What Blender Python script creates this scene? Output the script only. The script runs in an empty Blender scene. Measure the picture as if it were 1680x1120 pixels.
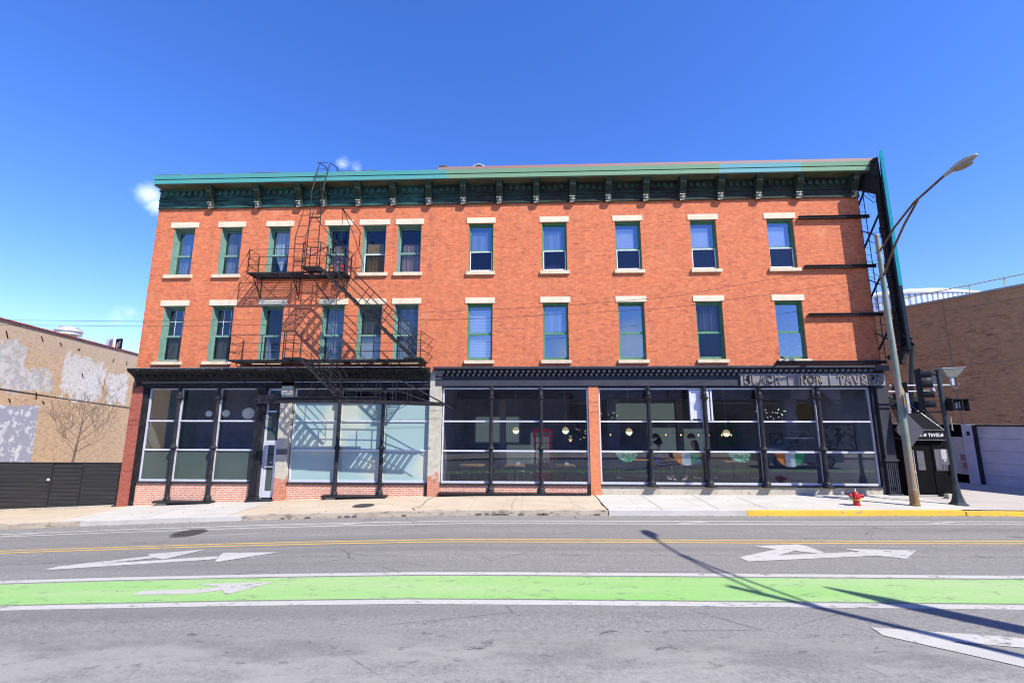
import bpy, math, random
from mathutils import Vector, Matrix
random.seed(7)
R = math.radians
scene = bpy.context.scene
col = scene.collection

# ------------------------------------------------------------------ camera
cam_d = bpy.data.cameras.new('camera'); cam = bpy.data.objects.new('camera', cam_d); col.objects.link(cam)
HC = 2.697
pitch, roll, yaw = R(9.84), R(.07), R(-2.29)
cy_, sy_, cp_, sp_, cr_, sr_ = math.cos(yaw), math.sin(yaw), math.cos(pitch), math.sin(pitch), math.cos(roll), math.sin(roll)
fw = Vector((sy_*cp_, cy_*cp_, sp_)); rt = Vector((cy_, -sy_, 0)); up = rt.cross(fw)
rt2 = cr_*rt + sr_*up; up2 = -sr_*rt + cr_*up
m = Matrix((rt2, up2, -fw)).transposed().to_4x4(); m.translation = Vector((0, -17.6, HC))
cam.matrix_world = m
cam_d.sensor_width = 36; cam_d.lens = 750/1680*36; cam_d.clip_end = 2000; cam_d.clip_start = .05
scene.camera = cam

# ------------------------------------------------------------------ sky
SUN = Vector((1.08, -1.0, 1.6)).normalized()
w = bpy.data.worlds.new('World'); scene.world = w; w.use_nodes = True
wt = w.node_tree; wn = wt.nodes; wn.clear(); wl = wt.links
def wN(t, **k):
    n = wn.new(t)
    for a, b in k.items(): setattr(n, a, b)
    return n
sky = wN('ShaderNodeTexSky'); sky.sky_type = 'NISHITA'; sky.sun_disc = False
sky.sun_elevation = math.asin(SUN.z); sky.sun_rotation = math.atan2(SUN.x, SUN.y)
sky.air_density = 1.0; sky.dust_density = .1; sky.ozone_density = 3.0; sky.altitude = 0
hsv = wN('ShaderNodeHueSaturation'); hsv.inputs['Saturation'].default_value = 1.18; hsv.inputs['Value'].default_value = 1.0
tint = wN('ShaderNodeMixRGB', blend_type='MULTIPLY'); tint.inputs[0].default_value = 1; tint.inputs[2].default_value = (.98, .94, 1.26, 1)
wl.new(sky.outputs[0], tint.inputs[1]); wl.new(tint.outputs[0], hsv.inputs['Color'])
tc = wN('ShaderNodeTexCoord')
nz = wN('ShaderNodeTexNoise'); nz.inputs['Scale'].default_value = 22; nz.inputs['Detail'].default_value = 7; nz.inputs['Roughness'].default_value = .62
wl.new(tc.outputs['Generated'], nz.inputs['Vector'])
def px_dir(x, y):
    v = rt2*((x-840)/750) - up2*((y-560)/750) + fw
    return v.normalized()
last = None
# soft cumulus scraps low in the sky: (direction, angular radius, strength)
for (px, py, rad, st) in [(245, 320, .038, .95), (256, 336, .03, .95), (562, 270, .026, .75), (585, 276, .028, .6),
                          (215, 512, .03, .6), (195, 520, .04, .45), (1035, 562, .085, -1.0), (1060, 540, .05, -.9), (925, 575, .06, -.75), (500, 400, .06, -.4), (1290, 545, .07, -.5)]:
    d = px_dir(px, py)
    if st < 0: d = Vector((d.x, -d.y, d.z)); st = -st      # clouds on the viewer's side, mirrored in the windows
    dist = wN('ShaderNodeVectorMath', operation='DISTANCE'); wl.new(tc.outputs['Generated'], dist.inputs[0]); dist.inputs[1].default_value = d
    mr = wN('ShaderNodeMapRange'); mr.inputs['From Min'].default_value = 0; mr.inputs['From Max'].default_value = rad
    mr.inputs['To Min'].default_value = st; mr.inputs['To Max'].default_value = 0
    wl.new(dist.outputs['Value'], mr.inputs['Value'])
    if last is None: last = mr.outputs[0]
    else:
        mx = wN('ShaderNodeMath', operation='MAXIMUM'); wl.new(last, mx.inputs[0]); wl.new(mr.outputs[0], mx.inputs[1]); last = mx.outputs[0]
ad = wN('ShaderNodeMath', operation='ADD'); wl.new(last, ad.inputs[0]); wl.new(nz.outputs[0], ad.inputs[1])
cr = wN('ShaderNodeMapRange'); cr.interpolation_type = 'SMOOTHSTEP'
cr.inputs['From Min'].default_value = .78; cr.inputs['From Max'].default_value = 1.45; cr.inputs['To Max'].default_value = .7
wl.new(ad.outputs[0], cr.inputs['Value'])
mixc = wN('ShaderNodeMixRGB'); mixc.inputs[2].default_value = (5.6, 6.3, 8.0, 1)
wl.new(cr.outputs[0], mixc.inputs[0]); wl.new(hsv.outputs[0], mixc.inputs[1])
bg = wN('ShaderNodeBackground'); bg.inputs['Strength'].default_value = .124
wl.new(mixc.outputs[0], bg.inputs['Color'])
wo = wN('ShaderNodeOutputWorld'); wl.new(bg.outputs[0], wo.inputs[0])
# sun
sd = bpy.data.lights.new('sun', 'SUN'); sd.energy = 4.4; sd.angle = R(.55); sd.color = (1, .945, .85)
so = bpy.data.objects.new('sun', sd); col.objects.link(so); so.rotation_euler = SUN.to_track_quat('Z', 'Y').to_euler(); so.location = (30, -30, 40)
scene.view_settings.view_transform = 'Standard'; scene.view_settings.look = 'None'
scene.view_settings.exposure = .92; scene.view_settings.gamma = 1
scene.render.engine = 'CYCLES'; scene.cycles.filter_width = 1.1
scene.cycles.max_bounces = 8; scene.cycles.transparent_max_bounces = 16

# ------------------------------------------------------------------ materials
class NT:
    def __init__(s, name):
        s.m = bpy.data.materials.new(name); s.m.use_nodes = True; s.t = s.m.node_tree; s.n = s.t.nodes; s.l = s.t.links
        s.b = s.n['Principled BSDF']; s.o = s.n['Material Output']
        s.tc = s.n.new('ShaderNodeTexCoord')
    def N(s, t, **k):
        n = s.n.new(t)
        for a, b in k.items(): setattr(n, a, b)
        return n
    def mp(s, scale=(1, 1, 1), rot=(0, 0, 0), loc=(0, 0, 0), src=None):
        a = s.N('ShaderNodeMapping'); a.inputs['Scale'].default_value = scale; a.inputs['Rotation'].default_value = rot; a.inputs['Location'].default_value = loc
        s.l.new(src if src else s.tc.outputs['Object'], a.inputs[0]); return a.outputs[0]
    def noise(s, vec, scale, detail=4, rough=.55, dist=0):
        a = s.N('ShaderNodeTexNoise'); a.inputs['Scale'].default_value = scale; a.inputs['Detail'].default_value = detail
        a.inputs['Roughness'].default_value = rough; a.inputs['Distortion'].default_value = dist
        s.l.new(vec, a.inputs['Vector']); return a.outputs[0]
    def rng(s, v, a, b, c=0., d=1., smooth=False):
        r = s.N('ShaderNodeMapRange'); r.inputs['From Min'].default_value = a; r.inputs['From Max'].default_value = b
        r.inputs['To Min'].default_value = c; r.inputs['To Max'].default_value = d
        if smooth: r.interpolation_type = 'SMOOTHSTEP'
        s.l.new(v, r.inputs['Value']); return r.outputs[0]
    def math(s, op, a, b=None):
        r = s.N('ShaderNodeMath', operation=op)
        for i, v in enumerate((a, b)):
            if v is None: continue
            if isinstance(v, (int, float)): r.inputs[i].default_value = v
            else: s.l.new(v, r.inputs[i])
        return r.outputs[0]
    def mix(s, f, a, b, mode='MIX'):
        r = s.N('ShaderNodeMixRGB', blend_type=mode)
        for i, v in enumerate((f, a, b)):
            if isinstance(v, (int, float)): r.inputs[i].default_value = v
            elif isinstance(v, tuple): r.inputs[i].default_value = (*v[:3], 1)
            else: s.l.new(v, r.inputs[i])
        return r.outputs[0]
    def sep(s, src=None):
        r = s.N('ShaderNodeSeparateXYZ'); s.l.new(src if src else s.tc.outputs['Object'], r.inputs[0]); return r.outputs
    def fin(s, c, rough=.8, metal=0, bump=None, bs=.2, bd=.02, spec=.4):
        if isinstance(c, tuple): s.b.inputs['Base Color'].default_value = (*c[:3], 1)
        else: s.l.new(c, s.b.inputs['Base Color'])
        if isinstance(rough, (int, float)): s.b.inputs['Roughness'].default_value = rough
        else: s.l.new(rough, s.b.inputs['Roughness'])
        s.b.inputs['Metallic'].default_value = metal; s.b.inputs['Specular IOR Level'].default_value = spec
        if bump is not None:
            u = s.N('ShaderNodeBump'); u.inputs['Strength'].default_value = bs; u.inputs['Distance'].default_value = bd
            s.l.new(bump, u.inputs['Height']); s.l.new(u.outputs[0], s.b.inputs['Normal'])
        return s.m
def worn(name, c1, c2, scale=3., rough=.7, metal=0, lo=.42, hi=.62, stretch=(1, 1, 1), bump=.15, c3=None, s3=14, spec=.4):
    k = NT(name); v = k.mp(stretch)
    n = k.noise(v, scale, 6, .6); c = k.mix(k.rng(n, lo, hi), c1, c2)
    n2 = k.noise(v, s3, 5, .65)
    if c3: c = k.mix(k.rng(n2, .56, .66), c, c3)
    else: c = k.mix(k.rng(n2, .3, .7, 0, .25), c, tuple(x*.6 for x in c1))
    return k.fin(c, rough, metal, n2, bump, .01, spec)
def flat(name, c, rough=.6, metal=0, spec=.4):
    k = NT(name); n = k.noise(k.mp(), 9, 4); c2 = tuple(x*.82 for x in c)
    return k.fin(k.mix(k.rng(n, .3, .7), c, c2), rough, metal, spec=spec)
def emit(name, c, st, base=(.8, .8, .8)):
    k = NT(name); k.b.inputs['Base Color'].default_value = (*base, 1); k.b.inputs['Emission Color'].default_value = (*c, 1); k.b.inputs['Emission Strength'].default_value = st
    return k.m
def glass(name, tint=(.55, .6, .62), refl=.2, rough=.0, gt=(.9, .95, 1), wob=0.):
    k = NT(name); k.n.remove(k.b)
    tr = k.N('ShaderNodeBsdfTransparent'); tr.inputs[0].default_value = (*tint, 1)
    gl = k.N('ShaderNodeBsdfGlossy'); gl.inputs['Roughness'].default_value = rough; gl.inputs['Color'].default_value = (*gt, 1)
    fr = k.N('ShaderNodeFresnel'); fr.inputs[0].default_value = 1.5
    f = k.math('MINIMUM', k.math('ADD', k.math('MULTIPLY', fr.outputs[0], .6), refl), .95)
    if wob:
        bu = k.N('ShaderNodeBump'); bu.inputs['Strength'].default_value = wob; bu.inputs['Distance'].default_value = .05
        k.l.new(k.noise(k.mp((1, 1, .6)), 1.2, 2), bu.inputs['Height']); k.l.new(bu.outputs[0], gl.inputs['Normal'])
    mx = k.N('ShaderNodeMixShader'); k.l.new(f, mx.inputs[0]); k.l.new(tr.outputs[0], mx.inputs[1]); k.l.new(gl.outputs[0], mx.inputs[2])
    k.l.new(mx.outputs[0], k.o.inputs[0]); return k.m
def brick(name, c1, c2, dark, mortar, uaxis='x', scale=1., streak=.55, mortar_size=.012, extra=None, msm=.3, rowh=.067, bw=.215, pale=None, stain=False):
    k = NT(name); o = k.sep(); cb = k.N('ShaderNodeCombineXYZ')
    k.l.new(o[0 if uaxis == 'x' else 1], cb.inputs[0]); k.l.new(o[2], cb.inputs[1])
    b = k.N('ShaderNodeTexBrick'); b.inputs['Scale'].default_value = 1; b.inputs['Brick Width'].default_value = bw*scale; b.inputs['Row Height'].default_value = rowh*scale
    b.inputs['Mortar Size'].default_value = mortar_size*scale; b.inputs['Mortar Smooth'].default_value = msm; b.inputs['Bias'].default_value = -.15
    k.l.new(cb.outputs[0], b.inputs['Vector'])
    b.inputs['Color1'].default_value = (*c1, 1); b.inputs['Color2'].default_value = (*c2, 1); b.inputs['Mortar'].default_value = (*mortar, 1)
    # runs of darker bricks, snapped to courses
    sn = k.math('SNAP', o[2], rowh*scale); cb2 = k.N('ShaderNodeCombineXYZ'); k.l.new(k.math('MULTIPLY', o[0 if uaxis == 'x' else 1], 2.4/scale), cb2.inputs[0]); k.l.new(k.math('MULTIPLY', sn, 37.), cb2.inputs[1])
    n = k.noise(cb2.outputs[0], 1.0, 3, .6)
    big = k.noise(k.mp(), .35, 3)
    f = k.math('MULTIPLY', k.rng(n, .55, .70), k.rng(big, .32, .62, streak*.5, streak*1.25))
    c = k.mix(f, b.outputs['Color'], dark)
    n3 = k.rng(k.noise(cb2.outputs[0], 2.3, 2, .6), .3, .7, .82, 1.14)
    c = k.mix(1., c, n3, 'MULTIPLY')
    c = k.mix(k.rng(k.noise(k.mp(), .9, 5, .65), .35, .7, 0, .16), c, tuple(x*.72 for x in c1))
    n4 = k.noise(cb2.outputs[0], 1.7, 2, .5)
    if stain: c = k.mix(k.rng(n4, .56, .68, 0, .30), c, (.72, .28, .12))
    if pale:
        c = k.mix(k.math('MULTIPLY', k.rng(k.noise(k.mp(loc=(5, 2, 9)), 1.6, 6, .7), .58, .72), .35), c, pale)
    if stain: c = k.mix(k.rng(k.noise(k.mp((2.2, 1, .25)), 1.4, 6, .65), .52, .74, 0, .38), c, (.22, .085, .06))
    if extra: c = extra(k, c, o)
    return k.fin(c, .88, 0, b.outputs['Fac'], -.5, .006, .2)

M = {}
M['brick'] = brick('orange_red_brick', (.60, .175, .072), (.49, .125, .055), (.25, .078, .062), (.47, .165, .09), streak=.66, pale=(.66, .30, .17), stain=True)
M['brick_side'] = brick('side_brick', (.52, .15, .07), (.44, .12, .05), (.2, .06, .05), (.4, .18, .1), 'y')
M['pier_brick'] = brick('orange_pier_brick', (.62, .2, .085), (.55, .16, .07), (.3, .1, .06), (.5, .22, .13), streak=.3)
M['corner_brick'] = brick('worn_corner_brick', (.38, .085, .05), (.28, .065, .045), (.12, .04, .035), (.24, .12, .1), streak=.7)
M['knee_brick'] = brick('new_salmon_brick', (.50, .17, .10), (.45, .21, .14), (.47, .26, .2), (.62, .52, .44), streak=.4, mortar_size=.013, msm=.1)
def plaster_extra(k, c, o):
    n = k.noise(k.mp(), 2.2, 6, .7)
    lo = k.rng(o[2], .25, 1.7, .75, -.35)           # plaster has fallen off low down
    f = k.rng(k.math('SUBTRACT', n, lo), .0, .05)
    pl = k.mix(k.rng(k.noise(k.mp(), 6, 5), .35, .65), (.47, .44, .36), (.36, .34, .28))
    return k.mix(f, c, pl)
M['plaster_pier'] = brick('flaking_plaster_over_brick', (.5, .16, .09), (.42, .13, .08), (.25, .1, .07), (.45, .3, .22), extra=plaster_extra)
def mural_extra(k, c, o):
    # remains of white and lilac paint, each patch with its own outline
    def patch(x0, x1, z0, z1, s=1.1, amp=2.6, seed=0., edge=.5):
        n = k.noise(k.mp(loc=(seed, 0, 0)), s, 7, .68)
        dx = k.math('MINIMUM', k.math('SUBTRACT', o[0], x0), k.math('SUBTRACT', x1, o[0]))
        dz = k.math('MINIMUM', k.math('SUBTRACT', o[2], z0), k.math('SUBTRACT', z1, o[2]))
        d = k.math('MINIMUM', dx, dz)
        return k.rng(k.math('ADD', d, k.math('MULTIPLY', k.math('SUBTRACT', n, .52), amp)), 0, .05)
    holes = k.rng(k.noise(k.mp(loc=(3, 3, 3)), 3.6, 6, .72), .57, .62)
    wh = k.mix(k.rng(k.noise(k.mp(), 5, 5), .4, .6), (.68, .65, .59), (.54, .51, .46))
    gr = k.mix(k.rng(k.noise(k.mp(), 2.5, 7, .7), .45, .55), (.40, .39, .37), (.58, .56, .52))
    for (x0, x1, z0, z1, sd, cc) in [(.2, 1.9, 3.9, 6.25, 1., gr), (1.2, 3.9, 3.95, 5.2, 9., gr), (4.4, 7.9, 3.7, 6.25, 2., wh), (6.3, 8.1, 3.7, 5.7, 4., wh), (8.3, 10.7, 3.75, 5.6, 6., wh)]:
        f = k.math('MULTIPLY', patch(x0, x1, z0, z1, seed=sd), k.math('SUBTRACT', 1., k.math('MULTIPLY', holes, .85)))
        c = k.mix(f, c, cc)
    lil = k.mix(k.rng(k.noise(k.mp(loc=(8, 0, 1)), 1.9, 7, .7), .52, .56), (.34, .34, .39), (.62, .61, .60))
    c = k.mix(patch(-8., 3.3, -1., 3.4, .8, .9, 11.), c, lil)
    up_ = k.rng(k.math('ADD', o[2], k.math('MULTIPLY', k.noise(k.mp((.4, 1, 2)), 1.5, 5), 1.2)), 5.4, 7.6)   # weathered grey bricks near the top
    c = k.mix(k.math('MULTIPLY', up_, .45), c, (.42, .38, .32))
    return c
M['mural'] = brick('tan_brick_with_old_paint', (.60, .40, .22), (.52, .34, .20), (.40, .20, .11), (.52, .40, .27), streak=.8, extra=mural_extra, pale=(.6, .55, .48), scale=1.1)
M['garage_brick'] = brick('brown_brick', (.54, .30, .145), (.46, .245, .12), (.23, .12, .065), (.42, .265, .15), streak=.75, scale=1.25)
M['lintel'] = worn('cream_limestone', (.66, .58, .42), (.58, .50, .36), 3, .85, c3=None, bump=.1)
M['sill'] = worn('cream_sill', (.72, .60, .42), (.60, .49, .34), 4, .85)
M['teal'] = worn('weathered_teal_paint', (.16, .285, .23), (.12, .225, .185), 5, .6)
M['green'] = worn('green_paint', (.085, .24, .13), (.06, .18, .10), 5, .6)
M['alu'] = worn('silver_frame', (.66, .67, .74), (.58, .59, .66), 6, .4, .25)
M['white_frame'] = worn('whitewashed_frame', (.74, .75, .78), (.6, .61, .64), 6, .5)
M['black'] = worn('black_painted_iron', (.018, .018, .022), (.030, .030, .035), 5, .5, bump=.1, spec=.2)
M['oldblack'] = worn('flaking_black_paint', (.010, .010, .012), (.02, .02, .022), 2.5, .6, c3=(.07, .065, .065), s3=22, spec=.15, stretch=(.4, 1, 1))
M['iron'] = worn('weathered_black_iron', (.014, .014, .016), (.026, .025, .026), 8, .55, bump=.3, c3=(.06, .045, .04), spec=.2)
M['fascia'] = worn('charcoal_fascia', (.048, .050, .064), (.038, .04, .052), 1.5, .55, spec=.2)
M['signboard'] = worn('weathered_grey_signboard', (.20, .195, .21), (.15, .15, .165), 3, .6, stretch=(.3, 1, 1))
M['letter'] = worn('taupe_letter', (.24, .20, .17), (.18, .15, .13), 9, .6)
def cornice_mat(name, greens):
    k = NT(name); v = k.mp((.6, 1, 2.2)); n = k.noise(v, 2.2, 7, .7); x = k.sep()[0]
    left = k.rng(k.math('ADD', x, k.math('MULTIPLY', k.noise(k.mp(), .5, 2), 3.)), -3.6, -.2)
    c = k.mix(k.rng(n, .44, .58), greens[0], greens[1])
    c2 = k.mix(k.rng(n, .40, .56), greens[2], greens[3])
    return k.fin(k.mix(left, c, c2), .75, 0, n, .3, .01, .25)
M['frieze'] = cornice_mat('peeling_frieze', ((.028, .095, .08), (.013, .036, .03), (.018, .045, .028), (.021, .016, .013)))
M['bracket'] = cornice_mat('bracket_paint', ((.035, .10, .08), (.02, .055, .04), (.035, .065, .04), (.018, .030, .018)))
M['bracket_foot'] = worn('chipped_white_foot', (.02, .035, .022), (.62, .60, .50), 11, .7, lo=.52, hi=.56)
def fascia_mat():
    k = NT('cornice_paint'); x = k.sep()[0]
    n = k.noise(k.mp((.15, 1, 3)), 4, 5, .6)
    t = (.055, .31, .30); g = (.15, .30, .17); cyn = (.11, .34, .38)
    f1 = k.math('GREATER_THAN', x, -3.38); f2 = k.math('MULTIPLY', k.math('GREATER_THAN', x, 7.55), k.math('LESS_THAN', x, 10.72))
    c = k.mix(f1, t, g); c = k.mix(f2, c, cyn)
    return k.fin(k.mix(k.rng(n, .35, .75, 0, .4), c, (.20, .29, .22)), .6, 0, spec=.3)
M['cfascia'] = fascia_mat()
M['coping'] = worn('brown_tin_coping', (.30, .15, .13), (.25, .17, .16), .5, .6, stretch=(.3, 1, 1))
M['soffit'] = worn('bare_soffit', (.10, .12, .07), (.075, .055, .035), 2, .8, stretch=(.4, 1, 1))
M['concrete'] = worn('old_concrete_base', (.44, .40, .32), (.36, .33, .27), 2, .9, c3=(.28, .24, .18), s3=7)
M['roofing'] = flat('roofing', (.08, .08, .08), .9)
M['dark_wall'] = worn('dark_interior_wall', (.34, .34, .40), (.24, .24, .30), 1, .8)
M['dark_ceiling'] = flat('dark_ceiling', (.22, .225, .26), .9)
M['pale_wall'] = worn('pale_green_plaster', (.36, .44, .36), (.30, .38, .31), 1.5, .8)
M['floor_in'] = worn('interior_floor', (.30, .28, .27), (.2, .19, .19), 2, .4, stretch=(1, .3, 1))
M['room'] = flat('room_wall', (.30, .31, .34), .9)
M['glass_up'] = glass('upper_window_glass', (.88, .9, .93), .13, 0, (.8, .9, 1.0), .03)
M['glass_dim'] = glass('left_window_glass', (.80, .83, .84), .015, 0, (.8, .9, 1.0), .03)
M['screen'] = glass('insect_screen', (.62, .65, .7), .03, .25, (.5, .6, .8))
M['screen_lt'] = glass('lit_insect_screen', (.66, .67, .66), .02, .4, (.5, .55, .55))
M['glass_store'] = glass('shop_glass', (.9, .92, .93), .035, 0, (.85, .9, 1.0))
def film(name, c, f):
    k = NT(name); n = k.noise(k.mp(), 1.1, 5); k.fin(k.mix(k.rng(n, .35, .7), c, tuple(x*.86 for x in c)), .12, spec=.5)
    tr = k.N('ShaderNodeBsdfTransparent'); mx = k.N('ShaderNodeMixShader'); mx.inputs[0].default_value = f
    k.l.new(tr.outputs[0], mx.inputs[1]); k.l.new(k.b.outputs[0], mx.inputs[2]); k.l.new(mx.outputs[0], k.o.inputs[0]); return k.m
M['film_green'] = film('green_grey_window_film', (.075, .105, .095), .8)
def whitefilm():
    k = NT('pale_whitened_glass'); n = k.noise(k.mp((.6, 1, .8), loc=(3, 0, 1)), .55, 3, .45)
    c = k.mix(k.rng(n, .50, .56), (.27, .385, .39), (.40, .45, .39))
    return k.fin(c, .1, spec=.5)
M['film_white'] = whitefilm()
M['blind'] = worn('white_roller_blind', (.78, .80, .84), (.7, .72, .77), 1, .8)
def slats():
    k = NT('slatted_blind'); z = k.sep()[2]; f = k.math('FRACT', k.math('MULTIPLY', z, 17.)); c = k.mix(k.rng(f, .1, .5), (.40, .42, .44), (.82, .84, .86)); return k.fin(c, .7)
M['slats'] = slats()
def folds(name, a, b, fr=34.):
    k = NT(name); x = k.sep()[0]; n = k.noise(k.mp((8, 1, .5)), 1, 3)
    s_ = k.math('SINE', k.math('ADD', k.math('MULTIPLY', x, fr), k.math('MULTIPLY', n, 6.))); return k.fin(k.mix(k.rng(s_, -1, 1), a, b), .9)
M['sheer'] = folds('white_sheer_curtain', (.62, .68, .74), (.9, .93, .95))
M['mustard'] = folds('mustard_curtain', (.50, .29, .05), (.66, .42, .12))
M['pink_curtain'] = folds('dusty_pink_curtain', (.42, .24, .18), (.62, .42, .35))
M['grey_curtain'] = folds('grey_curtain', (.30, .34, .38), (.42, .47, .52), 20.)
M['asphalt_base'] = None
def asphalt():
    k = NT('asphalt'); o = k.sep(); v = k.mp()
    fine = k.noise(v, 19, 7, .98); mid = k.noise(k.mp((.35, 1, 1)), 2.2, 7, .65); big = k.noise(k.mp((.25, 1, 1)), .6, 4)
    c = k.mix(k.rng(fine, .33, .67), (.050, .048, .044), (.345, .337, .312))
    c = k.mix(k.rng(big, .35, .65, 0, .30), c, (.225, .22, .202))
    c = k.mix(k.rng(k.noise(k.mp((.02, 1, 1), loc=(0, 2.2, 0)), 1.5, 3, .5), .42, .66, 0, .45), c, (.115, .112, .104))
    c = k.mix(k.math('MULTIPLY', k.rng(k.noise(k.mp(loc=(7, 1, 3)), .75, 3, .5), .66, .72), k.rng(k.noise(v, 5, 4), .4, .6, 0, .55)), c, (.075, .072, .068))
    y = o[1]
    # pale worn wheel track nearest the viewer, with pits where the top coat has gone
    tr = k.math('MULTIPLY', k.rng(y, -10.6, -11.3), k.rng(mid, .40, .58))
    c = k.mix(k.math('MULTIPLY', tr, .55), c, (.31, .30, .27))
    pit = k.math('MULTIPLY', k.rng(k.noise(k.mp((.45, 1, 1), loc=(4, 7, 0)), 5.5, 8, .75), .585, .635), k.rng(k.math('ABSOLUTE', k.math('ADD', y, 11.1)), 1.1, .3, 0, .9))
    c = k.mix(pit, c, (.065, .062, .062))
    sm = k.math('MULTIPLY', k.rng(k.noise(k.mp((.12, 1, 1), loc=(2, 3, 0)), 2.6, 6, .7), .58, .66), k.rng(k.math('ABSOLUTE', k.math('ADD', y, 7.05)), .35, .05))
    c = k.mix(k.math('MULTIPLY', sm, .6), c, (.36, .35, .335))
    jt = k.math('MULTIPLY', k.rng(k.math('ABSOLUTE', k.math('ADD', k.math('ADD', y, 7.08), k.math('MULTIPLY', k.noise(k.mp(), 1.5, 4), .12))), .022, .008), k.rng(k.noise(k.mp(), 1.1, 4), .4, .55))
    c = k.mix(k.math('MULTIPLY', jt, .75), c, (.05, .05, .052))
    pale = k.math('MULTIPLY', k.rng(k.noise(k.mp((.12, 1.6, 1), loc=(9, 1, 0)), 2.0, 5, .6), .60, .72), k.rng(k.math('ABSOLUTE', k.math('ADD', y, 4.9)), .6, .2))
    c = k.mix(k.math('MULTIPLY', pale, .5), c, (.30, .29, .28))
    # a few random hairline cracks
    vo = k.N('ShaderNodeTexVoronoi', feature='DISTANCE_TO_EDGE'); vo.inputs['Scale'].default_value = .42
    k.l.new(k.mix(.12, k.mp(), k.N('ShaderNodeTexNoise').outputs['Color']), vo.inputs['Vector'])
    ck = k.math('MULTIPLY', k.rng(vo.outputs['Distance'], .006, .002), k.rng(k.noise(v, .8, 4), .5, .6, 0, .6))
    c = k.mix(ck, c, (.045, .045, .048))
    return k.fin(c, .85, 0, fine, .55, .006, .3)
M['asphalt'] = asphalt()
def paint(name, c, wear=.35, under=(.17, .166, .155), lo=.57, hi=.63, c2=None, sc=7):
    k = NT(name); n = k.noise(k.mp((.5, 1, 1)), sc, 8, .75); n2 = k.noise(k.mp(), 40, 2)
    cc = k.mix(k.rng(k.noise(k.mp((.12, 1, 1)), 1.3, 5), .35, .7), c, c2 if c2 else tuple(x*.88 for x in c))
    cc = k.mix(k.rng(n2, .35, .75, 0, .28), cc, under)
    return k.fin(k.mix(k.rng(n, lo, hi, 0, wear), cc, under), .75, 0, n2, .3, .004, .3)
M['white_paint'] = paint('worn_white_road_paint', (.46, .45, .415), .95)
M['yellow_paint'] = paint('yellow_road_paint', (.62, .40, .09), .6)
M['green_paint'] = paint('green_bike_lane_paint', (.21, .44, .115), .8, (.13, .16, .11), .56, .66, (.33, .45, .21), 6)
def pave(name, a, b, sp=1.55, stain=(.3, .24, .16)):
    k = NT(name); n = k.noise(k.mp((.5, 1, 1)), 1.2, 6, .65); f = k.noise(k.mp(), 30, 3, .7)
    c = k.mix(k.rng(n, .35, .65), a, b); c = k.mix(k.rng(f, .3, .75, 0, .22), c, tuple(x*.7 for x in a))
    c = k.mix(k.rng(k.noise(k.mp((.3, 1, 1), loc=(1, 5, 2)), 3.1, 6, .7), .60, .70, 0, .45), c, stain)
    x = k.sep()[0]; j = k.math('ABSOLUTE', k.math('SUBTRACT', k.math('FRACT', k.math('DIVIDE', k.math('ADD', x, 300.6), sp)), .5))
    c = k.mix(k.rng(j, .490, .495, 0, .28), c, tuple(v*.4 for v in a))
    return k.fin(c, .9, 0, f, .3, .005, .25)
M['pave_tan'] = pave('tan_concrete_paving', (.42, .345, .25), (.50, .42, .315), 1.65)
M['pave_white'] = pave('new_white_concrete', (.42, .40, .355), (.50, .48, .435), 1.9, (.34, .31, .26))
M['pave_grey'] = pave('grey_concrete_apron', (.44, .40, .36), (.38, .35, .31), 3.1)
M['kerb_tan'] = worn('crumbling_kerb', (.42, .36, .28), (.32, .27, .21), 3, .9, c3=(.10, .085, .07), s3=6, stretch=(.5, 1, 1.5), bump=.6)
M['kerb_white'] = worn('pale_kerb', (.50, .485, .45), (.42, .405, .37), 2, .9, stretch=(.5, 1, 1))
M['kerb_yellow'] = worn('yellow_kerb_paint', (.72, .45, .04), (.62, .38, .05), 2, .7, c3=(.36, .30, .18), s3=9, stretch=(.5, 1, 1))
M['crack'] = flat('crack_dirt', (.12, .10, .08), .95)
M['manhole'] = worn('cast_iron_cover', (.06, .055, .052), (.10, .09, .085), 20, .6, .3)
M['red'] = worn('red_hydrant_paint', (.50, .028, .035), (.36, .02, .025), 6, .4)
M['yellow'] = worn('yellow_band', (.75, .48, .03), (.65, .4, .03), 6, .5)
M['brass'] = flat('brass_cap', (.45, .36, .16), .4, .6)
def polemat():
    k = NT('mottled_lamp_post'); n = k.noise(k.mp((1, 1, .35)), 3.2, 6, .65); z = k.sep()[2]
    c = k.mix(k.rng(n, .40, .6), (.25, .27, .21), (.12, .19, .16)); c = k.mix(k.rng(k.noise(k.mp((1, 1, .3), loc=(4, 1, 2)), 4, 5), .5, .62), c, (.31, .23, .19))
    lo = k.rng(k.math('ADD', z, k.math('MULTIPLY', n, .8)), 2.9, 1.3); c = k.mix(lo, c, (.26, .19, .13)); c = k.mix(k.rng(z, .55, .3), c, (.22, .13, .05))
    return k.fin(c, .55, 0, n, .2, .01)
M['lamp_post'] = polemat()
M['rust_arm'] = worn('rusty_arm', (.15, .075, .035), (.075, .045, .03), 4, .7, c3=(.25, .12, .05))
M['lamp_head'] = flat('grey_lamp_housing', (.42, .42, .42), .45, .2)
M['lens'] = flat('yellowed_lens', (.30, .27, .2), .25)
M['signal_pole'] = worn('dark_green_black_pole', (.03, .042, .045), (.045, .06, .065), 4, .4)
M['sign_yellow'] = flat('yellow_sign', (.45, .25, .01), .5)
M['sign_back'] = flat('grey_sign_back', (.10, .105, .115), .5, .3)
M['galv'] = flat('galvanised_pipe', (.62, .62, .63), .35, .5)
M['canvas'] = worn('black_canvas', (.012, .012, .014), (.02, .02, .023), 3, .95, spec=.05)
M['white'] = flat('white_lettering', (.82, .82, .82), .6)
M['black_letter'] = flat('black_lettering', (.02, .02, .02), .6)
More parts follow.
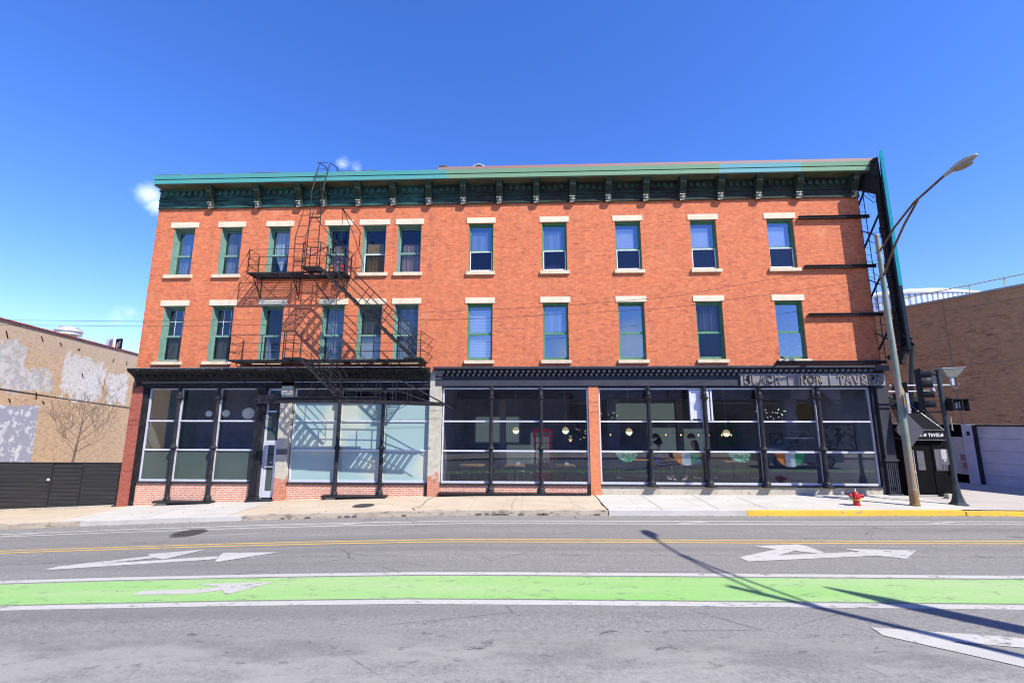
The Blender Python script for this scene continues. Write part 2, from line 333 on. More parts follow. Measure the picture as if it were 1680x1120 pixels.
M['poster'] = worn('grey_poster', (.13, .125, .145), (.09, .085, .10), 3, .5, spec=.2)
M['door_black'] = worn('black_vestibule', (.003, .003, .004), (.006, .006, .007), 3, .7, spec=.08)
M['garage_door'] = worn('lavender_grey_door', (.60, .58, .62), (.52, .51, .55), 2, .6)
M['garage_pier'] = worn('painted_pier', (.50, .50, .58), (.42, .42, .50), 2, .7)
M['stone_cap'] = worn('grey_coping', (.45, .44, .43), (.36, .35, .34), 3, .8)
M['yellow_rail'] = flat('yellow_rail', (.50, .44, .12), .6)
M['arena'] = flat('white_arena_cladding', (.74, .76, .78), .6)
def louv():
    k = NT('louvred_arena_band'); o = k.tc.outputs['UV']; x = k.sep()[0]
    f = k.math('FRACT', k.math('MULTIPLY', x, .9)); return k.fin(k.mix(k.rng(f, .3, .5), (.16, .24, .42), (.55, .62, .75)), .5)
M['louvre'] = louv()
M['tile'] = worn('red_coping_tile', (.36, .08, .05), (.22, .05, .04), 5, .7, stretch=(3, 1, 1))
M['tar'] = flat('tar_band', (.10, .095, .095), .8)
M['steel'] = flat('silver_vent', (.42, .43, .45), .5, .2)
M['fence'] = worn('black_slat_fence', (.020, .021, .022), (.032, .033, .035), 6, .6, stretch=(.15, 1, 3))
M['bark'] = worn('bark', (.16, .12, .09), (.10, .075, .06), 8, .9)
M['wood'] = flat('light_wood', (.62, .34, .13), .4)
M['chair'] = flat('black_bentwood', (.035, .04, .06), .3)
M['chair_lt'] = flat('pale_metal_chair', (.45, .48, .55), .35, .3)
M['phone_red'] = flat('phone_box_red', (.80, .03, .06), .35)
M['skin'] = flat('skin', (.55, .32, .22), .6)
M['skin2'] = flat('skin_tan', (.50, .27, .17), .6)
M['hair'] = flat('dark_hair', (.012, .010, .010), .5)
M['purple'] = flat('purple_shirt', (.20, .17, .50), .8)
M['jeans'] = flat('dark_jeans', (.06, .09, .17), .85)
M['teal_top'] = flat('teal_top', (.02, .22, .38), .8)
M['shoe'] = flat('white_trainers', (.7, .72, .72), .6)
M['orange_c'] = flat('orange_cloth', (.78, .25, .04), .8)
M['white_c'] = flat('white_cloth', (.68, .72, .74), .8)
M['green_c'] = flat('green_cloth', (.02, .36, .14), .8)
def sham():
    k = NT('green_white_foil'); n = k.noise(k.mp((1, 1, 1.4)), 9, 4, .6, 1.5); return k.fin(k.mix(k.rng(n, .5, .55), (.02, .42, .12), (.75, .85, .78)), .4)
M['shamrock'] = sham()
M['gold'] = emit('gold_shade', (1, .8, .4), .25, (.5, .42, .18))
M['bulb'] = emit('pale_bulb', (1, .93, .7), .7)
M['amber'] = emit('amber_bulb', (1, .55, .15), 1.8)
M['globe'] = emit('white_globe', (.8, .88, 1.), .10, (.5, .55, .6))
M['day_panel'] = emit('daylit_back_window', (.55, .68, .64), .09, (.3, .36, .34))
M['picture'] = worn('faded_print', (.36, .38, .40), (.12, .12, .14), 6, .5)
M['mat_white'] = flat('white_mat', (.42, .43, .42), .6)
M['ink'] = flat('print_ink', (.03, .03, .035), .6)
M['suv'] = flat('silver_lavender_car_paint', (.55, .55, .66), .25, .3)
M['rubber'] = flat('tyre', (.02, .02, .02), .8)
M['car_glass'] = flat('tinted_glass', (.015, .018, .025), .08)
M['opp_brick'] = worn('shaded_opposite_wall', (.34, .31, .29), (.24, .21, .2), .5, .9)
M['opp_conc'] = worn('viaduct_concrete', (.52, .51, .52), (.38, .37, .38), .4, .9)
M['pot'] = flat('terracotta', (.45, .16, .07), .8)
M['leafpot'] = flat('red_flower', (.5, .02, .06), .8)
M['film_dark'] = flat('reflector_inner', (.25, .25, .22), .4)

# ------------------------------------------------------------------ mesh helpers
class MB:
    def __init__(s): s.v = []; s.f = []
    def add(s, vs, fs):
        k = len(s.v); s.v += [tuple(v) for v in vs]; s.f += [tuple(i+k for i in f) for f in fs]; return s
    def box(s, x0, x1, y0, y1, z0, z1):
        vs = [(x, y, z) for z in (z0, z1) for y in (y0, y1) for x in (x0, x1)]
        return s.add(vs, [(0, 2, 3, 1), (4, 5, 7, 6), (0, 1, 5, 4), (2, 6, 7, 3), (0, 4, 6, 2), (1, 3, 7, 5)])
    def quad(s, *p): return s.add(p, [tuple(range(len(p)))])
    def tube(s, pts, r, n=6, caps=True):
        pts = [Vector(p) for p in pts]; rs = r if isinstance(r, (list, tuple)) else [r]*len(pts)
        k = len(s.v); prev = None
        for i, p in enumerate(pts):
            d = (pts[min(i+1, len(pts)-1)]-pts[max(i-1, 0)]).normalized()
            a = Vector((0, 0, 1)) if abs(d.z) < .9 else Vector((0, 1, 0))
            u = d.cross(a).normalized(); v = d.cross(u)
            if prev is not None and u.dot(prev) < 0: u = -u; v = -v
            prev = u
            for j in range(n):
                t = 2*math.pi*(j+.5)/n; s.v.append(tuple(p+rs[i]*(math.cos(t)*u+math.sin(t)*v)))
        for i in range(len(pts)-1):
            for j in range(n):
                a, b = k+i*n+j, k+i*n+(j+1) % n; s.f.append((a, b, b+n, a+n))
        if caps: s.f.append(tuple(k+j for j in range(n))[::-1]); s.f.append(tuple(k+(len(pts)-1)*n+j for j in range(n)))
        return s
    def bar(s, a, b, w, h=None, upv=(0, 0, 1)):
        a, b = Vector(a), Vector(b); d = (b-a).normalized(); u = d.cross(Vector(upv))
        if u.length < 1e-3: u = d.cross(Vector((0, 1, 0)))
        u.normalize(); v = u.cross(d); h = h or w; u *= w/2; v *= h/2
        vs = [a-u-v, a+u-v, a+u+v, a-u+v, b-u-v, b+u-v, b+u+v, b-u+v]
        return s.add(vs, [(0, 1, 2, 3), (7, 6, 5, 4), (0, 4, 5, 1), (1, 5, 6, 2), (2, 6, 7, 3), (3, 7, 4, 0)])
    def lathe(s, prof, c, n=16, ax='z'):
        k = len(s.v)
        for r, h in prof:
            for j in range(n):
                t = 2*math.pi*j/n
                a, b = r*math.cos(t), r*math.sin(t)
                s.v.append((c[0]+a, c[1]+b, c[2]+h) if ax == 'z' else ((c[0]+a, c[1]+h, c[2]+b) if ax == 'y' else (c[0]+h, c[1]+a, c[2]+b)))
        for i in range(len(prof)-1):
            for j in range(n):
                a, b = k+i*n+j, k+i*n+(j+1) % n; s.f.append((a, b, b+n, a+n))
        s.f.append(tuple(k+j for j in range(n))[::-1]); s.f.append(tuple(k+(len(prof)-1)*n+j for j in range(n)))
        return s
    def prism(s, poly, off):
        """poly: 3-D points of one face, off: extrusion vector"""
        n = len(poly); o = Vector(off); vs = [Vector(p) for p in poly]+[Vector(p)+o for p in poly]
        fs = [tuple(range(n)), tuple(range(2*n-1, n-1, -1))]+[(i, i+n, (i+1) % n+n, (i+1) % n) for i in range(n)]
        return s.add(vs, fs)
    def build(s, name, mat, parent=None, loc=None, smooth=False, off=None):
        me = bpy.data.meshes.new(name); o = bpy.data.objects.new(name, me)
        base = Vector((0, 0, 0))
        if parent is not None and not LOCAL.get(parent.name, False): base = BASE.get(parent.name, Vector((0, 0, 0)))
        if loc is not None: base = Vector(loc)+base
        if off is not None: base = base+Vector(off)
        me.from_pydata([tuple(Vector(v)-base) for v in s.v], [], s.f); me.validate()
        import bmesh
        bm = bmesh.new(); bm.from_mesh(me); bmesh.ops.recalc_face_normals(bm, faces=bm.faces); bm.to_mesh(me); bm.free()
        me.materials.append(M[mat] if isinstance(mat, str) else mat)
        if smooth:
            for p in me.polygons: p.use_smooth = True
        col.objects.link(o)
        if parent is not None:
            o.parent = parent; LOCAL[o.name] = LOCAL.get(parent.name, False)
            BASE[o.name] = BASE.get(parent.name, Vector((0, 0, 0)))
        if loc is not None: o.location = loc if parent is None else Vector(loc); BASE[o.name] = base
        return o
BASE = {}; LOCAL = {}
def thing(name, label, cat, loc=(0, 0, 0), rz=0, group=None, kind=None, local=False):
    o = bpy.data.objects.new(name, None); col.objects.link(o); o.location = loc; o.rotation_euler = (0, 0, rz); o.empty_display_size = .2
    tag(o, label, cat, group, kind); BASE[o.name] = Vector(loc); LOCAL[o.name] = local or bool(rz)
    return o
def tag(o, label=None, cat=None, group=None, kind=None):
    if label: o['label'] = label
    if cat: o['category'] = cat
    if group: o['group'] = group
    if kind: o['kind'] = kind
    return o
def dup(o, loc=None, rz=None, parent=None, label=None, scale=None):
    c = o.copy(); col.objects.link(c)
    if parent is not None: c.parent = parent
    if loc is not None: c.location = loc
    if rz is not None: c.rotation_euler = (0, 0, rz)
    if scale is not None: c.scale = scale
    if label: c['label'] = label
    for ch in [x for x in o.children]:
        d = dup(ch, parent=c)
    return c

# ------------------------------------------------------------------ ground
SP = [(-300, -9), (-60, -2.3), (-30, -1.15), (-20, -.72), (-16, -.54), (-12, -.36), (-8, -.2), (-5, -.1), (-2, -.02), (0, .0), (3, .02), (8, .05), (13, .1), (20, .1), (60, .1), (300, .1)]
def sz(x):
    for (a, za), (b, zb) in zip(SP, SP[1:]):
        if a <= x <= b: return za+(zb-za)*(x-a)/(b-a)
    return SP[0][1] if x < SP[0][0] else SP[-1][1]
def xs_between(x0, x1):
    xs = [x0]+[p[0] for p in SP if x0 < p[0] < x1]+[x1]; out = []
    for a, b in zip(xs, xs[1:]):
        n = max(1, int((b-a)/2)) if abs(a) < 40 and abs(b) < 40 else 1
        out += [a+(b-a)*i/n for i in range(n)]
    return out+[x1]
def strip(mb, x0, x1, y0, y1, off, thick=0):
    xs = xs_between(x0, x1)
    for a, b in zip(xs, xs[1:]):
        za, zb = sz(a)+off, sz(b)+off
        if thick:
            vs = [(a, y0, za-thick), (b, y0, zb-thick), (b, y1, zb-thick), (a, y1, za-thick), (a, y0, za), (b, y0, zb), (b, y1, zb), (a, y1, za)]
            mb.add(vs, [(4, 5, 6, 7), (0, 1, 5, 4), (3, 7, 6, 2), (0, 4, 7, 3), (1, 2, 6, 5)])
        else: mb.quad((a, y0, za), (b, y0, zb), (b, y1, zb), (a, y1, za))
    return mb
def poly_on(mb, pts, off):   # a flat marking that follows the slope of the street
    mb.quad(*[(x, y, sz(x)+off) for x, y in pts])
def struct(name, mb, mat, **k): return tag(mb.build(name, mat, **k), kind='structure')
RD = -.13
g = MB(); strip(g, -300, 300, -300, 300, RD-.05); struct('ground', g, 'pave_grey')
r_ = MB(); strip(r_, -300, 300, -17.2, -2.95, RD); struct('road', r_, 'asphalt')
KY0, KY1 = -2.97, -2.80
sw = MB(); strip(sw, -300, -14.9, KY1, .6, 0); strip(sw, -14.9, 2.33, KY1, .6, 0); struct('pavement', sw, 'pave_tan')
sw = MB(); strip(sw, 2.36, 13.4, KY1, .15, .006)
strip(sw, -15.15, -9.62, KY1, -.0, .006)
struct('pavement_white_slabs', sw, 'pave_white')
sw = MB(); strip(sw, 13.4, 60, KY1, .6, .003); strip(sw, 13.4, 300, .6, 60, .003); struct('pavement_alley_apron', sw, 'pave_grey')
near = MB(); strip(near, -300, 300, -21, -17.2, .0, .2); struct('pavement_near_side', near, 'pave_tan')
# kerb in lengths of its own look
for (a, b, mt, nm) in ((-300, -14.2, 'kerb_tan', 'kerb'), (-14.19, -9.0, 'kerb_white', 'kerb'), (-8.99, 2.33, 'kerb_tan', 'kerb'), (2.36, 6.45, 'kerb_white', 'kerb'), (6.46, 12.75, 'kerb_yellow', 'kerb'), (12.80, 60, 'kerb_yellow', 'kerb')):
    k = MB(); strip(k, a, b, KY0-.02, KY1, .010 if b < 14 else -.02, .26); o = struct(nm, k, mt); o['group'] = 'kerb stones along the street'
ck = MB()
for pl in ([(2.33, 0), (2.36, -1.0), (2.30, -2.0), (2.38, -2.8)], [(-3.56, -.1), (-3.68, -.9), (-3.58, -2.0), (-3.8, -2.4), (-3.6, -2.8)], [(4.0, 0), (4.03, -2.8)], [(5.86, 0), (5.72, -2.8)], [(7.3, -.3), (7.2, -2.8)], [(-.5, -.2), (-.62, -1.9), (-.58, -2.8)],
           [(1.4, -2.0), (1.7, -2.8)], [(-12.4, -.02), (-12.4, -2.8)]):
    wc = .014 if len(pl) > 3 else .006
    for (x0, y0), (x1, y1) in zip(pl, pl[1:]): poly_on(ck, [(x0-wc, y0), (x0+wc, y0), (x1+wc, y1), (x1-wc, y1)], .0125)
struct('pavement_cracks', ck, 'crack')
# crumbled hollows along the old kerb
hl = MB(); rr = random.Random(3)
for cx in [-5.9+.23*i for i in range(3)]+[-1.6, -1.35, -1.1, -.9, -.75, -.3, -7.7, -6.9, 2.0, .3, .45, -3.9]:
    n = 7; rx = rr.uniform(.06, .16); ry = rr.uniform(.03, .05)
    hl.quad(*[(cx+rx*math.cos(2*math.pi*j/n)*rr.uniform(.6, 1), KY0-.026, sz(cx)-.10+ry*math.sin(2*math.pi*j/n)*rr.uniform(.6, 1)) for j in range(n)])
struct('kerb_holes', hl, 'crack')
db = MB(); rr = random.Random(12)
for k in range(420):
    x = rr.uniform(-16, 15); y = KY0-.03-abs(rr.gauss(0, .10)) if k % 3 else rr.uniform(-2.7, -.15); z = sz(x)+(RD if k % 3 else .014)+.002
    r0 = rr.uniform(.008, .028); a0 = rr.uniform(0, 6.3)
    db.add([(x+r0*math.cos(a0+2.1*j)*rr.uniform(.6, 1.3), y+r0*math.sin(a0+2.1*j), z) for j in range(3)]+[(x, y, z+r0*.5)], [(0, 1, 3), (1, 2, 3), (2, 0, 3)])
tag(db.build('gutter_debris', 'crack'), 'small dark grit and leaf litter along the kerb and pavement', 'litter', kind='stuff')
# painted lines and lanes
mk = MB(); strip(mk, -120, 60, -3.84, -3.74, RD+.004); strip(mk, -120, 60, -4.17, -4.08, RD+.004)
for x in (-5.4, 4.5, 11.2, -15.0): poly_on(mk, [(x-.5, -4.07), (x-.2, -4.07), (x+.55, -3.85), (x+.25, -3.85)], RD+.004)
strip(mk, -120, 60, -8.47, -8.30, RD+.004); strip(mk, -120, 60, -9.86, -9.68, RD+.004)
struct('road_lines_white', mk, 'white_paint')
mk = MB(); strip(mk, -120, 60, -5.915, -5.84, RD+.004); strip(mk, -120, 60, -6.13, -6.055, RD+.004); struct('road_lines_yellow', mk, 'yellow_paint')
mk = MB(); strip(mk, -120, 60, -9.63, -8.53, RD+.004); struct('bike_lane', mk, 'green_paint')
AR = {'a': [[(-8.91, -6.64), (-7.7, -6.37), (-8.15, -7.13), (-8.57, -6.92)], [(-10.21, -7.42), (-8.71, -6.82), (-8.47, -6.99), (-9.33, -7.35)], [(-10.31, -7.69), (-10.21, -7.42), (-9.36, -7.32), (-7.01, -6.99), (-6.86, -7.21)], [(-7.06, -6.7), (-5.72, -6.77), (-6.74, -7.45), (-6.96, -7.02)]],
      'b': [[(-6.95, -9.29), (-6.92, -9.1), (-5.98, -9.07), (-5.58, -8.97), (-5.41, -9.14), (-5.85, -9.29)], [(-6.13, -8.8), (-4.71, -8.78), (-5.22, -9.37), (-5.42, -9.15), (-5.61, -8.96)]],
      'c': [[(5.05, -6.38), (6.11, -6.21), (6.22, -6.35), (6.31, -6.87), (6.15, -6.96), (5.74, -6.75), (5.16, -7.14), (4.39, -7.55), (4.32, -7.27), (5.4, -6.64)], [(4.39, -7.55), (5.17, -7.12), (7.12, -6.79), (6.9, -6.57), (8.39, -6.67), (7.68, -7.3), (7.24, -7.09)]],
      'd': [[(4.67, -10.54), (6.42, -10.8), (9.2, -11.1), (9.2, -11.5), (6.15, -11.07), (5.37, -10.93), (4.65, -10.78)], [(4.65, -10.78), (5.37, -10.93), (5.92, -11.29), (8.6, -12.9), (8.3, -13.2), (5.66, -11.54)]]}
for key, polys in AR.items():
    a = MB()
    for i, p in enumerate(polys): poly_on(a, p, RD+.008+.0008*i)
    struct('road_arrow', a, 'white_paint')['group'] = 'painted turn arrows'
def cover(name, x, y, r, off, label):
    t = thing(name, label, 'manhole cover', (x, y, sz(x)+off))
    b = MB(); b.lathe([(r*1.12, 0), (r*1.12, .006), (r*1.0, .007)], (x, y, sz(x)+off), 28); b.build('rim', 'crack', t)
    b = MB(); b.lathe([(r*.97, .0), (r*.97, .012)], (x, y, sz(x)+off), 28)
    for i in range(-3, 4): b.box(x-r*.7, x+r*.7, y+i*r*.22-.012, y+i*r*.22+.012, sz(x)+off+.012, sz(x)+off+.016)
    b.build('lid', 'manhole', t)
cover('manhole_cover', -9.45, -4.55, .42, RD+.002, 'dark round cast iron cover set in the asphalt by the left pavement')
cover('manhole_cover', -5.6, -1.72, .34, .002, 'round iron cover in the tan pavement under the fire escape')

# ------------------------------------------------------------------ the brick building
B = thing('brick_building', 'three storey orange brick corner building with green bracketed cornice and black iron shopfronts', 'building', (0, 0, 0))
WIN = [(-14.5, .92), (-12.46, .92), (-10.4, .92), (-7.9, .93), (-6.4, .99), (-4.93, .98), (-1.975, 1.0), (1.01, 1.0), (3.97, 1.02), (6.97, 1.02), (10.0, 1.03)]
LW = [1.20, 1.18, 1.18, 1.20, 1.28, 1.18, 1.18, 1.19, 1.20, 1.20, 1.24]
ROWS = [(5.03, 7.30), (8.62, 10.68)]
XL, XR, ZB, ZT = -15.75, 13.15, 4.62, 12.45
wall = MB()
xs = sorted([XL, XR]+[c-wd/2 for c, wd in WIN]+[c+wd/2 for c, wd in WIN])
zs = [ZB, ROWS[0][0], ROWS[0][1], ROWS[1][0], ROWS[1][1], ZT]
def is_open(i, j): return i % 2 == 1 and j in (1, 3)
for i in range(len(xs)-1):
    for j in range(len(zs)-1):
        if is_open(i, j):
            x0, x1, z0, z1 = xs[i], xs[i+1], zs[j], zs[j+1]; d = .34
            wall.quad((x0, 0, z0), (x0, d, z0), (x0, d, z1), (x0, 0, z1)); wall.quad((x1, 0, z0), (x1, d, z0), (x1, d, z1), (x1, 0, z1))
            wall.quad((x0, 0, z1), (x1, 0, z1), (x1, d, z1), (x0, d, z1)); wall.quad((x0, 0, z0), (x1, 0, z0), (x1, d, z0), (x0, d, z0))
        else:
            wall.quad((xs[i], 0, zs[j]), (xs[i+1], 0, zs[j]), (xs[i+1], 0, zs[j+1]), (xs[i], 0, zs[j+1]))
            wall.quad((xs[i], .34, zs[j]), (xs[i+1], .34, zs[j]), (xs[i+1], .34, zs[j+1]), (xs[i], .34, zs[j+1]))
wall.quad((XL, 0, ZB), (XR, 0, ZB), (XR, .34, ZB), (XL, .34, ZB))
wall.build('wall', 'brick', B)
sidew = MB()
def dX(y): return XR-.5*y
DEP = 9.0
sidew.quad((XL, 0, -.9), (XL, DEP, -.9), (XL, DEP, ZT), (XL, 0, ZT))
sidew.quad((XR, 0, 4.4), (dX(DEP), DEP, 4.4), (dX(DEP), DEP, ZT), (XR, 0, ZT))
sidew.quad((XR-.02, .12, -.2), (dX(DEP), DEP, -.2), (dX(DEP), DEP, 4.4), (XR-.02, .12, 4.4))
sidew.quad((XL, DEP, -.9), (dX(DEP), DEP, -.9), (dX(DEP), DEP, ZT), (XL, DEP, ZT))
sidew.build('side_wall', 'brick_side', B)
rf = MB(); rf.add([(XL, 0, ZT), (XR, 0, ZT), (dX(DEP), DEP, ZT), (XL, DEP, ZT), (XL, 0, ZT+.12), (XR, 0, ZT+.12), (dX(DEP), DEP, ZT+.12), (XL, DEP, ZT+.12)],
                  [(0, 1, 2, 3), (4, 5, 6, 7), (0, 1, 5, 4), (1, 2, 6, 5), (2, 3, 7, 6), (3, 0, 4, 7)])
ROOF = rf.build('roof', 'roofing', B)
# rooms behind
rm = MB(); rm.box(XL+.05, dX(4)-.1, 4.0, 4.06, 4.7, 12.4); rm.box(XL+.05, dX(4)-.1, .36, 4.0, 8.0, 8.1)
for x in (-13.5, -11.4, -9.1, -7.15, -5.65, -3.4, -.5, 2.5, 5.5, 8.5): rm.box(x, x+.08, .36, 4.0, 4.7, 12.4)
rm.build('room_walls', 'room', B)
# cornice
ORI = -.5
cn = MB(); cn.box(XL+.02, XR+.03, -.055, -.002, 11.52, 12.42)
for z, d, h in ((11.86, .10, .05), (11.98, .085, .03), (11.52, .075, .05), (12.28, .13, .07)): cn.box(XL+.02, XR+.03, -d, -.0551, z, z+h)
COR = cn.build('cornice', 'frieze', B)
dn = MB(); BR = [-15.45, -13.39, -11.36, -9.6, -8.55, -7.08, -5.62, -4.14, -2.71, -1.22, .29, 1.76, 3.21, 4.72, 6.18, 7.69, 9.19, 10.77, 12.93]
x = XL+.25
while x < XR-.1:
    if min(abs(x+.07-b) for b in BR[1:]) > .24: dn.box(x, x+.13, -.12, -.0552, 12.06, 12.26)
    x += .262
dn.build('dentils', 'bracket', COR)
sf = MB(); sf.box(XL+.1, XR+.28, -.50, -.0, 12.36, 12.44); sf.build('soffit', 'soffit', COR)
fa = MB()
fa.prism([(XL+.12, -.50, 12.40), (XL+.12, -.545, 12.40), (XL+.12, -.56, 12.555), (XL+.12, -.50, 12.555)], (XR-XL+.18, 0, 0))
fa.prism([(XL+.10, -.50, 12.59), (XL+.10, -.575, 12.59), (XL+.10, -.60, 12.755), (XL+.10, -.50, 12.755)], (XR-XL+.26, 0, 0))
fa.build('fascia', 'cfascia', COR)
fb = MB(); fb.box(XL+.12, XR+.25, -.499, -.2, 12.441, 12.75); fb.build('fascia_backing', 'roofing', COR)
cp = MB(); cp.box(-3.72, XR+.38, -.60, -.1, 12.757, 12.87); cp.build('coping', 'coping', COR)
cp = MB(); rr = random.Random(5); x = XL+.12
while x < -3.8:
    l = rr.uniform(.5, 1.6); cp.box(x, min(x+l, -3.75), -.58, -.3, 12.757, 12.765+rr.uniform(.0, .035)); x += l+rr.uniform(.02, .3)
cp.build('roof_edge', 'soffit', COR)
# scroll bracket, one mesh reused
def bracket_mesh():
    b = MB(); w_ = .12
    side = [(-.056, 12.36), (-.44, 12.36), (-.45, 12.27), (-.40, 12.24), (-.385, 12.12), (-.33, 12.0), (-.25, 11.9), (-.20, 11.78), (-.19, 11.66), (-.056, 11.66)]
    b.prism([(-w_, y, z) for y, z in side], (2*w_, 0, 0))
    b.box(-w_-.04, w_+.04, -.47, -.056, 12.31, 12.359)
    for sx in (-.075, .0, .075): b.prism([(sx-.018, y-.02, z) for y, z in side[3:9]]+[(sx-.018, -.15, 11.7), (sx-.018, -.3, 12.2)], (.036, 0, 0))
    return b
def foot_mesh():
    b = MB(); b.box(-.125, .125, -.21, -.056, 11.56, 11.66); b.box(-.10, .10, -.17, -.056, 11.47, 11.56)
    b.lathe([(.03, -.13), (.045, -.12), (.045, .12), (.03, .13)], (0, -.19, 11.68), 8, 'x'); return b
first = None
for i, x in enumerate(BR[1:]):
    if first is None:
        first = bracket_mesh().build('bracket', 'bracket', COR); ft = foot_mesh().build('bracket_foot', 'bracket_foot', first) if False else None
        first.location = (x, 0, 0)
        fm = foot_mesh().build('bracket_foot', 'bracket_foot', COR); fm.location = (x, 0, 0)
    else:
        c = first.copy(); col.objects.link(c); c.location = (x, 0, 0)
        c = fm.copy(); col.objects.link(c); c.location = (x, 0, 0)
# small roof features
t = thing('roof_hatch', 'small dark gabled roof hatch with a white edge above the coping', 'roof hatch', (-2.23, 1.0, ZT+.12))
b = MB(); b.prism([(-2.62, 1.0, 12.6), (-1.84, 1.0, 12.6), (-1.84, 1.0, 13.66), (-2.1, 1.0, 13.86), (-2.23, 1.0, 13.9), (-2.36, 1.0, 13.86), (-2.62, 1.0, 13.66)], (0, 1.0, 0)); b.build('hatch_body', 'roofing', t)
b = MB(); b.tube([(-2.7, .98, 13.64), (-2.4, .98, 13.86), (-2.23, .98, 13.92), (-2.06, .98, 13.86), (-1.76, .98, 13.64)], .025); b.build('edge_trim', 'white_frame', t)
t = thing('roof_vent', 'low dark domed vent on the roof behind the coping', 'vent', (-3.78, 1.0, ZT+.12))
b = MB(); b.lathe([(.16, 0), (.16, 1.1), (.30, 1.12), (.27, 1.19), (.1, 1.23)], (-3.78, 1.0, 12.57), 14); b.build('cowl', 'roofing', t, smooth=True)

# upper windows: (row, column) -> upper pane, lower pane, thing behind each, frame paint, sky in the glass
KIND = {(1, 0): ('glass_dim', 'glass_dim', 'grey_curtain', 'grey_curtain'), (1, 1): ('glass_dim', 'glass_dim', 'grey_curtain', 'grey_curtain'),
        (1, 2): ('glass_dim', 'glass_dim', 'sheer', 'half_sheer'), (1, 3): ('glass_dim', 'glass_dim', 'pink_low', 'pink_curtain'),
        (1, 4): ('glass_dim', 'screen_lt', 'mustard_low', 'mustard'), (1, 5): ('glass_dim', 'glass_dim', 'pink_low', 'pink_curtain'),
        (1, 6): ('glass_up', 'screen', 'blind_half', None), (1, 7): ('glass_up', 'screen', 'blind_half', None), (1, 8): ('glass_up', 'screen', 'blind', None),
        (1, 9): ('glass_up', 'screen', 'blind', None), (1, 10): ('glass_up', 'screen', 'blind', 'lamp'),
        (0, 0): ('glass_dim', 'screen_lt', 'muntin', 'grey_curtain'), (0, 1): ('glass_dim', 'screen_lt', 'muntin', 'grey_curtain'),
        (0, 2): ('glass_dim', 'glass_dim', None, 'tied'), (0, 3): ('glass_dim', 'glass_dim', 'grey_curtain', 'grey_curtain'),
        (0, 4): ('screen_lt', 'glass_dim', 'grey_curtain', 'slats'), (0, 5): ('glass_dim', 'glass_dim', 'grey_curtain', 'grey_curtain'),
        (0, 6): ('glass_up', 'glass_up', 'slats', 'slats'), (0, 7): ('glass_up', 'glass_up', 'blind_half', None), (0, 8): ('glass_up', 'glass_up', None, None),
        (0, 9): ('screen', 'screen', 'grey_curtain', None), (0, 10): ('glass_up', 'glass_up', None, None)}
